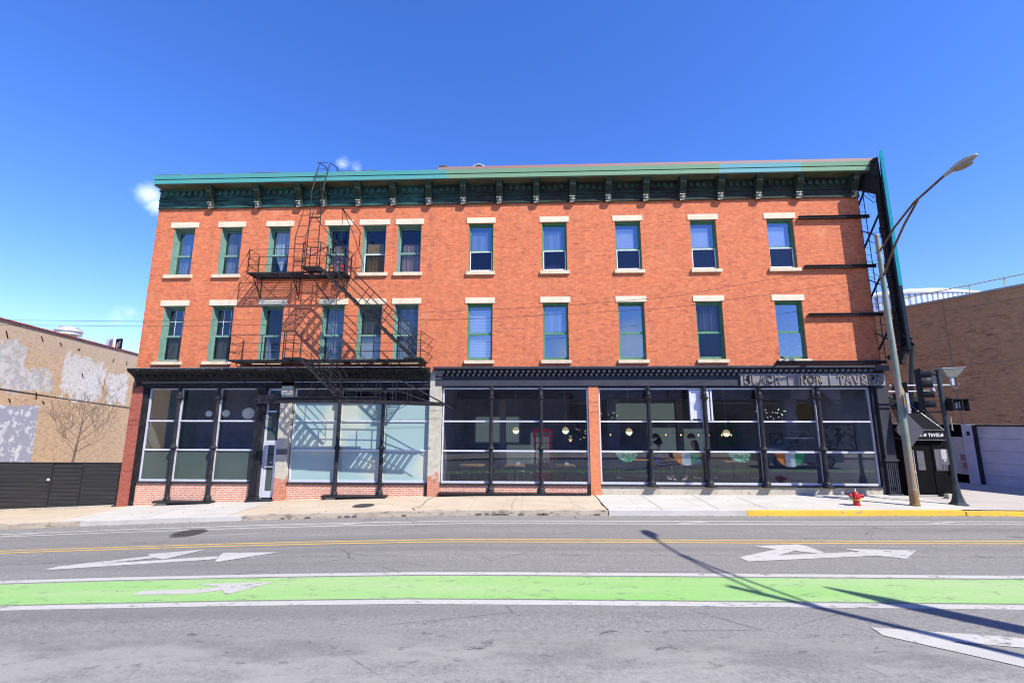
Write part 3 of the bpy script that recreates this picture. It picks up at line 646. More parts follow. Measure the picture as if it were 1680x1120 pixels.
for row, (z0, z1) in enumerate(ROWS):
    for i, (c, wd) in enumerate(WIN):
        x0, x1 = c-wd/2, c+wd/2; left = i < 6
        yf = .25 if left else .13; paint_ = 'teal' if left else 'green'
        zm = z0+(z1-z0)*(.47 if row == 0 else .44)
        f = MB(); jw = .05; ye = yf+.09
        f.box(x0, x0+jw, yf, ye, z0, z1); f.box(x1-jw, x1, yf, ye, z0, z1); f.box(x0+jw, x1-jw, yf, ye, z1-.07, z1); f.box(x0+jw, x1-jw, yf, ye, z0, z0+.06)
        f.box(x0+.001, x0+.03, .03 if left else .07, yf-.001, z0+.001, z1-.001); f.box(x1-.03, x1-.001, .03 if left else .07, yf-.001, z0+.001, z1-.001); f.box(x0+.031, x1-.031, .03 if left else .07, yf-.001, z1-.03, z1-.001)
        W = f.build('window', paint_, B)
        ix0, ix1 = x0+jw, x1-jw
        s = MB(); ys = yf+.025; bw = .03
        lowfr = (not left and row == 1)
        s.box(ix0, ix1, ys, ys+.05, zm-.025, zm+.03)
        s.box(ix0, ix0+bw, ys+.02, ys+.06, zm+.03, z1-.09); s.box(ix1-bw, ix1, ys+.02, ys+.06, zm+.03, z1-.09); s.box(ix0+bw, ix1-bw, ys+.02, ys+.06, z1-.13, z1-.09)
        s.build('upper_sash', paint_, W)
        s = MB(); s.box(ix0, ix0+bw, ys-.02, ys+.03, z0+.06, zm-.026); s.box(ix1-bw, ix1, ys-.02, ys+.03, z0+.06, zm-.026); s.box(ix0+bw, ix1-bw, ys-.02, ys+.03, z0+.06, z0+.105); s.box(ix0+bw, ix1-bw, ys-.02, ys+.03, zm-.06, zm-.026)
        s.build('lower_sash', 'white_frame' if lowfr or (row == 1 and i == 4) else paint_, W)
        up_g, lo_g, up_b, lo_b = KIND[(row, i)]
        g1 = MB(); g1.box(ix0+bw, ix1-bw, ys+.035, ys+.041, zm+.03, z1-.13); g1.build('pane', up_g, W)
        g1 = MB(); g1.box(ix0+bw, ix1-bw, ys+.002, ys+.008, z0+.105, zm-.06); g1.build('pane', lo_g, W)
        s = MB(); s.box(c-LW[i]/2, c+LW[i]/2, -.025, .05, z1+.002, z1+.235); s.build('lintel', 'lintel', W)
        if row == 1 or i not in (3,): pass
        s = MB(); s.prism([(c-LW[i]/2+.01, -.09, z0-.15), (c-LW[i]/2+.01, -.10, z0-.02), (c-LW[i]/2+.01, -.001, z0-.006), (c-LW[i]/2+.01, -.001, z0-.15)], (LW[i]-.02, 0, 0)); s.box(x0+.001, x1-.001, -.0, yf-.002, z0-.10, z0-.001); s.build('sill', 'sill', W)
        yb = yf+.125
        def cloth(nm, m_, a0, a1, b0, b1, wav=0, y=yb, jag=0):
            q = MB(); n = 22 if wav else 1
            for k in range(n):
                xa, xb = a0+(a1-a0)*k/n, a0+(a1-a0)*(k+1)/n
                ya, yb2 = y+wav*math.sin(k*1.7), y+wav*math.sin((k+1)*1.7)
                za, zb = b1+jag*abs(math.sin(k*.9)), b1+jag*abs(math.sin((k+1)*.9))
                q.add([(xa, ya, b0), (xb, yb2, b0), (xb, yb2, zb), (xa, ya, za), (xa, ya+.012, b0), (xb, yb2+.012, b0), (xb, yb2+.012, zb), (xa, ya+.012, za)],
                      [(0, 1, 2, 3), (7, 6, 5, 4), (3, 2, 6, 7), (0, 4, 5, 1)])
            return q.build(nm, m_, W)
        for which, zz0, zz1 in ((up_b, zm, z1-.05), (lo_b, z0+.02, zm)):
            if which in ('grey_curtain', 'pink_curtain', 'mustard', 'sheer'):
                cloth('curtain', which, x0+.12, x1-.12, zz0, zz1, .02)
            elif which == 'pink_low': cloth('curtain', 'pink_curtain', x0+.16, x1-.16, zz0, zz0+(zz1-zz0)*.28, .02, jag=.15)
            elif which == 'mustard_low': cloth('curtain', 'mustard', x0+.12, x1-.2, zz0, zz0+(zz1-zz0)*.36, .02, jag=.1)
            elif which == 'slats': cloth('blind', 'slats', x0+.07, x1-.09, zz0, zz1-(.17 if which == up_b and zz0 == zm else 0))
            elif which == 'blind': cloth('blind', 'blind', x0+.07, x1-.24, zz0, zz1-.20)
            elif which == 'blind_half': cloth('blind', 'grey_curtain', x0+.10, x1-.22, zz0, zz1-.25)
            elif which == 'half_sheer':
                q = MB(); q.prism([(c-.3, yb, zz1), (c-.05, yb, zz0+.3), (c, yb, zz0+.18), (c+.05, yb, zz0+.3), (c+.22, yb, zz1)], (0, .012, 0)); q.build('curtain', 'sheer', W)
            elif which == 'tied':
                q = MB(); q.prism([(x0+.1, yb, zz0), (x0+.38, yb, zz0), (x0+.33, yb, zz0+.5), (x0+.22, yb, zz1-.1), (x0+.1, yb, zz1)], (0, .012, 0)); q.build('curtain', 'grey_curtain', W)
            elif which == 'muntin':
                q = MB()
                for fx in (.36, .68): q.box(x0+wd*fx-.008, x0+wd*fx+.008, ys+.03, ys+.05, zm+.04, z1-.12)
                q.box(x0+.12, x1-.12, ys+.03, ys+.05, (zm+z1)/2-.008, (zm+z1)/2+.008); q.build('glazing_bars', 'white_frame', W)
            elif which == 'lamp':
                pass
        if (row, i) in ((1, 7), (1, 8), (1, 6)):      # bottles and knick-knacks on the inner sill
            q = MB(); rr = random.Random(i)
            for k in range(10 if i == 7 else 4):
                xx = x0+.16+(wd-.32)*(k+.5)/(10 if i == 7 else 4); h = rr.uniform(.12, .34) if i == 7 else rr.uniform(.05, .14)
                q.lathe([(.014, 0), (.014, h*.6), (.007, h*.8), (.007, h)], (xx, ys+.10, z0+.1), 6)
            q.build('sill_ornaments', 'blind', W)

# ------------------------------------------------------------------ shopfront
GY = .13     # glass line
Z0, ZA, ZBB, ZC = .46, 1.575, 2.68, 3.95     # sill, two transoms, head
def zgb(x): return sz(x)
def shopbay(name, xa, xb, cols, base, lab, fil=None, zc=ZC, knee='knee_brick'):
    """storefront window with three rows of panes between the columns"""
    fr = MB(); f = .055
    xs = [xa]+cols+[xb]
    fr.box(xa, xb, GY-.03, GY+.05, Z0-.065, Z0+.01); fr.box(xa, xb, GY-.03, GY+.05, zc-.05, zc)
    for z in (ZA, ZBB): fr.box(xa+f, xb-f, GY-.035, GY+.03, z-.03, z+.03)
    fr.box(xa, xa+f, GY-.03, GY+.05, Z0+.01, zc-.05); fr.box(xb-f, xb, GY-.03, GY+.05, Z0+.01, zc-.05)
    for c in cols:
        fr.box(c-.035, c+.035, GY-.031, GY+.05, Z0+.01, zc-.05)
    W = fr.build('shop_window', 'alu', B); 
    for k, (a, b) in enumerate(zip(xs, xs[1:])):
        a2 = a+(f if k == 0 else .035); b2 = b-(f if k == len(xs)-2 else .035)
        for j, (z0, z1) in enumerate(((Z0+.01, ZA-.03), (ZA+.03, ZBB-.03), (ZBB+.03, zc-.05))):
            mt = fil(k, j) if fil else 'glass_store'
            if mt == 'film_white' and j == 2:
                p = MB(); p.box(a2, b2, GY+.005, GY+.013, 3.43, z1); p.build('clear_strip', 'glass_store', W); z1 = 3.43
            p = MB(); p.box(a2, b2, GY+.005, GY+.013, z0, z1); p.build('pane', mt, W)
    s = MB(); s.box(xa-.02, xb+.02, -.03, GY+.05, Z0-.12, Z0-.066); s.build('window_sill', 'black', B)
    k = MB()
    for x0, x1 in zip(xs_between(xa-.03, xb+.03), xs_between(xa-.03, xb+.03)[1:]):
        zz = min(sz(x0), sz(x1))-.25
        k.quad((x0, .03, zz), (x1, .03, zz), (x1, .03, Z0-.12), (x0, .03, Z0-.12))
        k.quad((x0, .33, zz), (x1, .33, zz), (x1, .33, Z0-.12), (x0, .33, Z0-.12))
    k.quad((xa-.03, .03, Z0-.121), (xb+.03, .03, Z0-.121), (xb+.03, .33, Z0-.121), (xa-.03, .33, Z0-.121))
    k.build('knee_wall', knee, B)
    return W
C1 = [-13.80, -12.22]; C2 = [-7.36, -5.65]; C3 = [-1.49, .40]; C4 = [4.45, 6.53, 8.56, 10.69]
shopbay('w', -15.12, -10.68, C1, 0, '', lambda k, j: 'film_green' if j == 0 else 'glass_store')
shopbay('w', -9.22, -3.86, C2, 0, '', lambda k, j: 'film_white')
shopbay('w', -3.38, 2.20, C3, 0, '', zc=3.95)
shopbay('w', 2.60, 12.66, C4, 0, '', zc=3.93, knee='concrete')
# open casements at the top of the fourth shopfront
q = MB(); q.box(6.02, 6.08, GY-.06, GY+.03, ZBB+.03, 3.86); q.box(6.42, 6.47, GY-.06, GY+.03, ZBB+.03, 3.86); q.box(6.09, 6.41, GY-.02, GY-.01, ZBB+.1, 3.86)
q.box(6.66, 6.74, GY-.06, GY+.03, ZBB+.03, 3.86); q.box(6.80, 6.86, GY-.055, GY+.03, ZBB+.03, 3.86); q.build('open_casement', 'alu', B)
# piers
def pier(x0, x1, z1, mt, nm='pier', y0=-.02):
    b = MB(); b.box(x0, x1, y0, .33, min(sz(x0), sz(x1))-.2, z1); return b.build(nm, mt, B)
pier(-15.76, -15.33, 4.2, 'corner_brick', y0=-.03); pier(-9.70, -9.27, 4.20, 'plaster_pier', y0=-.06); pier(-3.86, -3.41, 4.62, 'plaster_pier', y0=-.06); pier(2.21, 2.59, 3.99, 'pier_brick')
b = MB(); b.box(-15.32, -15.14, .0, .30, -.5, 4.02); b.build('frame_post', 'oldblack', B)
b = MB(); b.box(2.10, 2.2, -.0, .1, -.05, .36); b.box(-3.98, -3.87, -.0, .1, -.25, .36); b.build('corner_guard', 'black', B)
b = MB(); b.box(-3.42, 2.17, -.20, .02, .02, .09); b.build('iron_sill_plate', 'black', B)
# iron columns
def column(x, zb, zt=4.0, r=.075, y=-.03, fl=False):
    b = MB()
    b.lathe([(r*1.9, 0), (r*1.9, .05), (r*1.5, .08), (r*1.65, .12), (r*1.25, .17), (r*1.05, .22), (r, .3), (r, 1.62-zb), (r*1.6, 1.64-zb), (r*1.7, 1.69-zb), (r*1.2, 1.73-zb), (r*.95, 1.80-zb),
             (r*.88, zt-.62-zb), (r*1.05, zt-.52-zb), (r*1.7, zt-.46-zb), (r*1.8, zt-.42-zb), (r*1.1, zt-.40-zb), (r*1.2, zt-.3-zb), (r*.9, zt-.22-zb), (r*.9, zt-zb)], (x, y, zb), 14)
    o = b.build('column', 'black', B, smooth=False)
    return o
for c in C1: column(c, sz(c)+.10)
for c in C2: column(c, sz(c)+.06)
for c in C3: column(c, .09)
for c in C4: column(c, .35, r=.085)
def plinth(x0, x1):
    b = MB(); z = min(sz(x0), sz(x1)); b.box(x0, x1, -.30, .03, max(sz(x0), sz(x1))+.01, max(sz(x0), sz(x1))+.08); b.build('column_plinth', 'black', B)
    b = MB(); b.box(x0+.15, x0+.5, -.24, .03, z-.2, max(sz(x0), sz(x1))+.009); b.box(x1-.5, x1-.15, -.24, .03, z-.2, max(sz(x0), sz(x1))+.009); b.build('plinth_block', 'concrete', B)
plinth(-14.15, -11.95); plinth(-7.75, -5.35)
for c in C4: 
    b = MB(); b.box(c-.2, c+.2, -.16, .06, .335, .352); b.build('base_plate', 'black', B)
# fluted pilaster by the door, fluted pilaster at the corner
def fluted(x0, x1, z0, z1, n, y=-.10):
    b = MB(); b.box(x0, x1, y+.03, .12, z0, z1); w_ = (x1-x0)/(2*n+1)
    for k in range(n+1): b.box(x0+2*k*w_, x0+(2*k+1)*w_, y, y+.03, z0+.03, z1-.03)
    return b
b = fluted(-10.63, -10.32, sz(-10.5)+.18, 3.85, 4); b.box(-10.66, -10.29, -.14, .12, sz(-10.5)+.05, sz(-10.5)+.18); b.box(-10.68, -10.27, -.15, .12, 3.50, 3.55); b.box(-10.66, -10.29, -.13, .12, 3.85, 4.02)
b.build('pilaster', 'black', B)
b = fluted(12.82, 13.20, .17, 1.28, 5, -.09); b.box(12.78, 13.24, -.13, .12, .10, .17); b.box(12.77, 13.25, -.13, .12, 1.28, 1.36); b.box(12.82, 13.20, -.09, .12, 1.36, 3.98)
b.build('pilaster', 'fascia', B)
b = MB(); b.box(12.68, 12.81, -.0, .12, .1, 3.98); b.build('frame_post', 'black', B)
# door
D0, D1, DZ = -10.30, -9.75, sz(-10)+.08
b = MB(); b.box(D0-.02, D0+.06, GY-.03, GY+.05, DZ, 3.97); b.box(D1-.05, D1+.04, GY-.03, GY+.05, DZ, 3.97); b.box(D0+.06, D1-.05, GY-.03, GY+.05, 3.86, 3.97); b.box(D0+.06, D1-.05, GY-.03, GY+.05, 1.86, 1.94); b.box(D0+.06, D1-.05, GY-.03, GY+.05, 3.02, 3.08)
DF = b.build('door_frame', 'alu', B)
for a, c in ((1.94, 3.02), (3.08, 3.86)):
    p = MB(); p.box(D0+.06, D1-.05, GY+.005, GY+.013, a, c); p.build('transom_pane', 'film_green', DF)
b = MB(); yd = GY-.02
b.box(D0+.07, D0+.16, yd, yd+.05, DZ+.02, 1.85); b.box(D1-.13, D1-.06, yd, yd+.05, DZ+.02, 1.85); b.box(D0+.16, D1-.13, yd, yd+.05, 1.77, 1.85); b.box(D0+.16, D1-.13, yd, yd+.05, DZ+.02, DZ+.26)
b.box(D0+.16, D1-.13, yd+.01, yd+.04, .93, .97)
DO = b.build('door', 'alu', B)
p = MB(); p.box(D0+.16, D1-.13, yd+.02, yd+.028, DZ+.26, 1.77); p.build('door_pane', 'film_green', DO)
p = MB(); p.tube([(D0+.12, yd-.05, .96), (D1-.1, yd-.05, .96)], .017); p.box(D0+.3, D0+.38, yd-.012, yd-.001, 1.10, 1.13); p.build('handle', 'alu', DO)
p = MB()
for k, (a, c, z) in enumerate(((.10, .17, 1.42), (.19, .26, 1.42), (.30, .34, 1.43), (.12, .24, 1.385), (.26, .33, 1.385))): p.box(D0+.10+a, D0+.10+c, yd+.012, yd+.019, z, z+.022)
p.build('door_lettering', 'black_letter', DO)
b = MB(); b.box(-10.56, -9.72, -.16, .02, 3.34, 3.70); b.build('iron_plate', 'black', B)
b = MB(); b.box(-9.78, -9.71, -.13, -.03, 2.75, 3.3); b.build('mailbox', 'iron', B)
b = MB(); b.box(D0-.35, D1+.1, -.24, .1, DZ-.11, DZ-.02); b.build('door_step', 'black', B)
b = MB(); b.box(-9.70, -9.27, -.075, -.06, 1.42, 1.62); b.build('patch', 'poster', B)
# shop cornices
b = MB()
prof = [(0, 4.03), (-.06, 4.03), (-.06, 4.16), (-.14, 4.22), (-.18, 4.34), (-.34, 4.46), (-.48, 4.54), (-.56, 4.60), (-.56, 4.69), (0, 4.74)]
b.prism([(-15.62, y, z) for y, z in prof], (6.35, 0, 0)); b.prism([(-9.24, y*.96, z) for y, z in prof], (5.36, 0, 0))
SC = b.build('shop_cornice', 'oldblack', B)
b = MB(); x = -15.4
while x < -4.1:
    if not -9.35 < x+.1 < -9.2: b.box(x, x+.12, -.36, -.24, 4.38, 4.47)
    x += .3
b.build('cornice_dentils', 'oldblack', SC)
b = MB(); b.box(-15.36, -9.7, -.085, -.061, 4.165, 4.205); b.box(-9.2, -3.95, -.085, -.061, 4.165, 4.205); b.box(-15.6, -4.0, -.565, -.54, 4.692, 4.705); b.build('moulding_edge', 'galv', SC)
b = MB(); b.box(-15.3, -9.71, -.04, .12, 3.953, 4.028); b.box(-9.2, -3.9, -.04, .12, 3.953, 4.028); b.build('head_beam', 'oldblack', B)
b = MB(); b.box(-3.72, 12.70, -.34, .0, 4.66, 4.73); b.box(-3.70, 12.7, -.26, .0, 4.62, 4.66); b.box(-3.66, 13.2, -.05, .0, 3.99, 4.66); b.box(-3.66, 7.86, -.07, -.05, 4.02, 4.27); b.box(-3.66, 12.7, -.12, -.05, 4.33, 4.37)
b.box(12.7, 13.22, -.3, .0, 4.55, 4.73)
SC2 = b.build('shop_cornice', 'fascia', B)
b = MB(); x = -3.6; k = 0
while x < 12.6:
    b.box(x, x+.10, -.20, -.05, 4.51, 4.60); b.prism([(x-.06, -.05, 4.37), (x-.06, -.15, 4.43), (x-.06, -.15, 4.47), (x-.06, -.05, 4.47)], (.09, 0, 0)); x += .205
b.build('cornice_dentils', 'signboard', SC2)
b = MB(); b.box(-3.66, 12.7, -.052, -.0505, 4.372, 4.62); b.build('dentil_ground', 'oldblack', SC2)
# ---- lettering: slab serif capitals drawn as strokes
def arc(cx, cy, rx, ry, a0, a1, n=9): return [(cx+rx*math.cos(R(a0+(a1-a0)*i/n)), cy+ry*math.sin(R(a0+(a1-a0)*i/n))) for i in range(n+1)]
GL = {'B': ([[(.12, 0), (.12, 1)], [(.12, 1), (.5, 1)]+arc(.5, .76, .28, .24, 90, -90)+[(.12, .52)], [(.12, .52), (.52, .52)]+arc(.52, .26, .32, .26, 90, -90)+[(.12, 0)]], [(.0, 0), (.0, 1)]),
      'L': ([[(.2, 0), (.2, 1)], [(.2, 0), (.85, 0), (.85, .22)]], [(.08, 1), (.08, 0)]),
      'A': ([[(.08, 0), (.47, 1), (.53, 1), (.92, 0)], [(.22, .33), (.78, .33)]], [(-.04, 0), (.78, 0)]),
      'C': ([arc(.5, .5, .4, .5, 45, 315, 14), [(.82, .78), (.82, 1)], ], []),
      'K': ([[(.2, 0), (.2, 1)], [(.2, .42), (.82, 1)], [(.42, .6), (.85, 0)]], [(.06, 0), (.06, 1), (.7, 1), (.72, 0)]),
      'I': ([[(.5, 0), (.5, 1)]], [(.34, 0), (.34, 1)]),
      'R': ([[(.15, 0), (.15, 1)], [(.15, 1), (.5, 1)]+arc(.5, .75, .3, .25, 90, -90)+[(.15, .5)], [(.5, .5), (.85, 0)]], [(.02, 0), (.74, 0), (.02, 1)]),
      'O': ([arc(.5, .5, .42, .5, 0, 360, 18)], []),
      'N': ([[(.18, 0), (.18, 1), (.82, 0), (.82, 1)]], [(.04, 0), (.02, 1), (.68, 1)]),
      'T': ([[(.5, 0), (.5, 1)], [(.08, .78), (.08, 1), (.92, 1), (.92, .78)]], [(.36, 0)]),
      'V': ([[(.08, 1), (.48, 0), (.52, 0), (.92, 1)]], [(-.04, 1), (.78, 1)]),
      'E': ([[(.18, 0), (.18, 1)], [(.18, 1), (.82, 1), (.82, .78)], [(.18, .52), (.6, .52)], [(.18, 0), (.84, 0), (.84, .24)]], [(.04, 0), (.04, 1)]),
      'P': ([[(.15, 0), (.15, 1)], [(.15, 1), (.5, 1)]+arc(.5, .75, .3, .25, 90, -90)+[(.15, .5)]], [(.02, 0), (.02, 1)]),
      'H': ([[(.15, 0), (.15, 1)], [(.85, 0), (.85, 1)], [(.15, .5), (.85, .5)]], [(.02, 0), (.02, 1), (.72, 0), (.72, 1)]),
      '|': ([[(.5, -.05), (.5, 1.05)]], []), '1': ([[(.3, .8), (.5, 1), (.5, 0)]], [(.36, 0)]), '0': ([arc(.5, .5, .38, .5, 0, 360, 18)], []), ' ': ([], [])}
def write(mb, txt, x, z, y, w_, h, gap, th, dep, plane=None):
    """text laid on a plane: default the X-Z plane at depth y"""
    P = plane or (lambda a, b, d: (a, y-d, b))
    for ch in txt:
        cw = w_*(.45 if ch in 'I|' else (.6 if ch == ' ' else 1)); ox = x-(w_-cw)/2 if ch in 'I|' else x
        st, sf_ = GL[ch]
        for line in st:
            for (a, b), (c, d) in zip(line, line[1:]):
                p0, p1 = Vector((ox+a*w_, z+b*h)), Vector((ox+c*w_, z+d*h)); dd = (p1-p0)
                if dd.length < 1e-5: continue
                dd = dd.normalized()*th*.5; nn = Vector((-dd.y, dd.x)); p0 = p0-dd*.6; p1 = p1+dd*.6
                cs = [p0-nn, p1-nn, p1+nn, p0+nn]
                vs = [P(q.x, q.y, 0) for q in cs]+[P(q.x, q.y, dep) for q in cs]
                mb.add(vs, [(4, 5, 6, 7), (0, 1, 5, 4), (1, 2, 6, 5), (2, 3, 7, 6), (3, 0, 4, 7)])
        for (a, b) in sf_:
            zz = z+b*h-(0 if b < .5 else th*.7); x0 = ox+a*w_-.02*w_; x1 = x0+.30*w_
            cs = [(x0, zz), (x1, zz), (x1, zz+th*.7), (x0, zz+th*.7)]
            vs = [P(p, q, 0) for p, q in cs]+[P(p, q, dep*.9) for p, q in cs]
            mb.add(vs, [(4, 5, 6, 7), (0, 1, 5, 4), (1, 2, 6, 5), (2, 3, 7, 6), (3, 0, 4, 7)])
        x += cw+gap
    return x
SB = thing('sign_board', 'long weathered grey sign board with taupe letters over the right shopfront', 'sign', (7.9, -.1, 4.0))
b = MB(); b.box(7.88, 13.12, -.155, -.071, 4.0, 4.45); b.build('board', 'signboard', SB)
b = MB()
TX = 'BLACK | IRON | TAVERN'; wL, gL = .245, .052
def tw(t): return sum((wL*(.45 if c in 'I|' else (.6 if c == ' ' else 1)))+gL for c in t)-gL
write(b, TX, 8.0, 4.075, -.156, wL*(5.02/tw(TX)), .30, gL*(5.02/tw(TX)), .050, .035); b.build('lettering', 'letter', SB)
# ---- inside the shops
def room(nm, x0, x1, y1, z0, z1, wm, fm, cm='dark_ceiling', diag=False, left=True, right=True):
    b = MB(); b.quad((x0, y1, z0), ((dX(y1)-.15 if diag else x1), y1, z0), ((dX(y1)-.15 if diag else x1), y1, z1), (x0, y1, z1))
    if left: b.quad((x0, .34, z0), (x0, y1, z0), (x0, y1, z1), (x0, .34, z1))
    if right:
        if diag: b.quad((dX(.34)-.15, .34, z0), (dX(y1)-.15, y1, z0), (dX(y1)-.15, y1, z1), (dX(.34)-.15, .34, z1))
        else: b.quad((x1, .34, z0), (x1, y1, z0), (x1, y1, z1), (x1, .34, z1))
    b.build('interior_wall', wm, B)
    b = MB(); b.quad((x0, .2, z0), (x1, .2, z0), ((dX(y1) if diag else x1), y1, z0), (x0, y1, z0)); b.build('interior_floor', fm, B)
    b = MB(); b.quad((x0, .2, z1), (x1, .2, z1), ((dX(y1) if diag else x1), y1, z1), (x0, y1, z1)); b.build('ceiling', cm, B)
room('a', -15.40, -9.75, 8.5, -.2, 4.25, 'pale_wall', 'floor_in')
room('b', -9.25, -3.9, 3.0, .0, 4.25, 'dark_wall', 'floor_in')
room('c', -3.45, 13.0, 7.0, .20, 4.25, 'dark_wall', 'floor_in', diag=True)
b = MB(); b.box(-15.38, -9.76, 3.2, 8.4, .35, 4.2); b.build('interior_partition', 'dark_wall', B)
b = MB(); b.box(-15.38, -14.1, .9, 1.35, .80, .87); b.box(-12.0, -10.7, .9, 1.35, .82, .89); b.build('window_counter', 'wood', B)
# pale back windows
for x0, x1, z0, z1 in ((-2.9, -.6, 1.6, 2.9), (-1.25, .35, .5, 1.45), (.0, 1.0, .6, 2.1), (6.1, 7.75, 1.2, 2.35), (7.9, 9.1, 1.2, 2.3), (4.5, 7.6, 2.75, 3.6)):
    b = MB(); b.box(x0, x1, 6.9, 6.95, z0, z1); b.build('back_window', 'day_panel', B)

# ------------------------------------------------------------------ fire escape
F = thing('fire_escape', 'black iron fire escape with two balconies and roof ladder on the brick front', 'fire escape', (-7.5, -.02, 4.9))
def platform(x0, x1, y0, y1, z, holes=()):
    b = MB()
    for y in (y0, y1): b.bar((x0, y, z), (x1, y, z), .03, .07)
    for x in (x0, x1): b.bar((x, y0, z), (x, y1, z), .03, .07)
    y = y0+.06
    while y < y1-.02:
        segs = [(x0, x1)]
        for hx0, hx1, hy0, hy1 in holes:
            if hy0 < y < hy1: segs = [(x0, hx0), (hx1, x1)]
        for a, c in segs: b.bar((a, y, z+.02), (c, y, z+.02), .022, .012)
        y += .058
    n = int((x1-x0)/1.1)+1
    for i in range(1, n): x = x0+(x1-x0)*i/n; b.bar((x, y0, z-.02), (x, y1, z-.02), .02, .05)
    return b
def rail(b, pts, z, hs=(.34, .66, .98), post=.022, r=.011, every=1.5):
    """handrails and posts along a polyline at platform height z"""
    for (x0, y0), (x1, y1) in zip(pts, pts[1:]):
        for h in hs: b.tube([(x0, y0, z+h), (x1, y1, z+h)], r, 5)
        L = math.hypot(x1-x0, y1-y0); n = max(1, round(L/every))
        for i in range(n+1): x, y = x0+(x1-x0)*i/n, y0+(y1-y0)*i/n; b.bar((x, y, z), (x, y, z+hs[-1]), post, post)
def bracket_strut(b, x, y0, z, drop=.75):
    b.bar((x, -.01, z-.04), (x, y0, z-.04), .025, .05); b.bar((x, -.01, z-drop), (x, y0+.05, z-.05), .03, .03); b.bar((x, -.01, z-drop), (x, -.01, z), .03, .03)
    b.tube([(x, -.02, z-drop*.75), (x, y0*.35, z-drop*.55), (x, y0*.45, z-.1)], .01, 5)
Z3, Z2 = 8.42, 4.93
P3 = platform(-11.12, -7.25, -.72, -.05, Z3, [(-8.95, -7.9, -.8, -.45)]); P3.build('upper_platform', 'iron', F)
b = MB()
for x in (-10.95, -9.35, -7.4): bracket_strut(b, x, -.70, Z3, .85)
b.bar((-10.95, -.68, Z3-.08), (-10.3, -.02, Z3-.8), .02, .02); b.bar((-7.4, -.68, Z3-.08), (-7.8, -.02, Z3-.8), .02, .02)
b.build('support_bracket', 'iron', F)
b = MB()
rail(b, [(-11.12, -.05), (-11.12, -.72), (-8.95, -.72)], Z3); rail(b, [(-7.85, -.72), (-7.25, -.72), (-7.25, -.05)], Z3, every=.4)
for h in (.34, .66, .98):     # stays that zigzag back to the wall
    b.tube([(-11.12, -.72, Z3+h), (-11.45, -.36, Z3+h-.18), (-11.2, -.02, Z3+h-.35)], .010, 5)
    b.tube([(-7.25, -.72, Z3+h), (-6.98, -.36, Z3+h-.16), (-7.1, -.02, Z3+h-.3)], .010, 5)
b.tube([(-11.12, -.72, Z3+.98), (-11.38, -.95, Z3+.0), (-11.02, -.04, Z3-.45)], .010, 5)
b.build('upper_railing', 'iron', F)
# landing and stair to the lower balcony
YA, YB = -1.36, -.80
b = platform(-8.62, -7.95, YA, YB, Z3); b.bar((-8.6, YB, Z3-.05), (-8.3, -.3, Z3-.05), .04); b.bar((-8.5, YA+.1, Z3-.04), (-8.1, -.02, Z3-.95), .03); b.build('upper_landing', 'iron', F)
def stair(x0, z0, x1, z1, ya, yb, n, nm):
    b = MB()
    for y in (ya, yb):
        b.bar((x0, y, z0), (x1, y, z1), .02, .085, (0, 1, 0) if False else (0, 0, 1))
    for i in range(1, n):
        x, z = x0+(x1-x0)*i/n, z0+(z1-z0)*i/n; b.box(x-.085, x-.045, min(ya, yb)+.01, max(ya, yb)-.01, z-.01, z+.01); b.box(x-.02, x+.02, min(ya, yb)+.01, max(ya, yb)-.01, z-.01, z+.01); b.box(x+.045, x+.085, min(ya, yb)+.01, max(ya, yb)-.01, z-.01, z+.01)
    b.build(nm, 'iron', F)
stair(-7.95, Z3-.02, -4.28, Z2+.03, YA, YB, 15, 'upper_stair')
b = MB()
for y in (YA-.01, YB+.01):
    for h in (.34, .66, .98):
        b.tube([(-8.62, y, Z3+h), (-7.95, y, Z3+h), (-7.82, y, Z3+h-.05), (-4.42, y, Z2+h+.18), (-4.22, y, Z2+h), (-3.95, y, Z2+h)], .012, 5)
    for k in range(4):
        t = (.15, .42, .62, .9)[k]; x, z = -7.95+3.67*t, Z3+(Z2-Z3)*t; b.bar((x, y, z), (x+.42, y, z+.62) if k in (1, 2, 3) else (x, y, z+.98), .022)
for x, y in ((-8.62, YA), (-8.62, YB), (-7.95, YA), (-7.95, YB), (-3.97, YA), (-4.3, YA)): b.bar((x, y, (Z3 if x < -7 else Z2)), (x, y, (Z3 if x < -7 else Z2)+1.0), .028)
for h in (.34, .66, .98): b.tube([(-8.62, YA, Z3+h), (-8.62, YB, Z3+h)], .011, 5); b.tube([(-3.95, YA, Z2+h), (-3.62, -.95, Z2+h-.22), (-3.9, -.55, Z2+h-.45)], .012, 5)
b.build('stair_railing', 'iron', F)
# lower balcony
P2 = platform(-11.42, -4.02, -.86, -.05, Z2, [(-8.3, -7.2, -.9, -.5)]); P2.build('lower_platform', 'iron', F)
b = platform(-4.55, -3.95, YA, -.87, Z2); b.build('lower_landing', 'iron', F)
b = MB()
for x in (-11.2, -9.9, -8.9, -7.35, -6.3, -5.1, -4.15): b.bar((x, -.02, Z2-.85), (x+.04, -.82, Z2-.05), .022)
b.build('support_bracket', 'iron', F)
b = MB()
rail(b, [(-11.42, -.05), (-11.42, -.86), (-8.95, -.86)], Z2); rail(b, [(-7.2, -.86), (-4.55, -.86)], Z2, every=1.3)
rail(b, [(-8.95, -1.42), (-8.95, -.86)], Z2, every=.6)
for h in (.34, .66, .98): b.tube([(-11.42, -.86, Z2+h), (-11.05, -1.0, Z2+h-.10)], .010, 5); b.tube([(-8.95, -.86, Z2+h), (-8.6, -.80, Z2+h-.07)], .010, 5)
for h in (.55, .98): b.tube([(-11.42, -.86, Z2+h), (-11.75, -.5, Z2+.05), (-11.9, -.1, Z2-.15)], .010, 5)
b.build('lower_railing', 'iron', F)
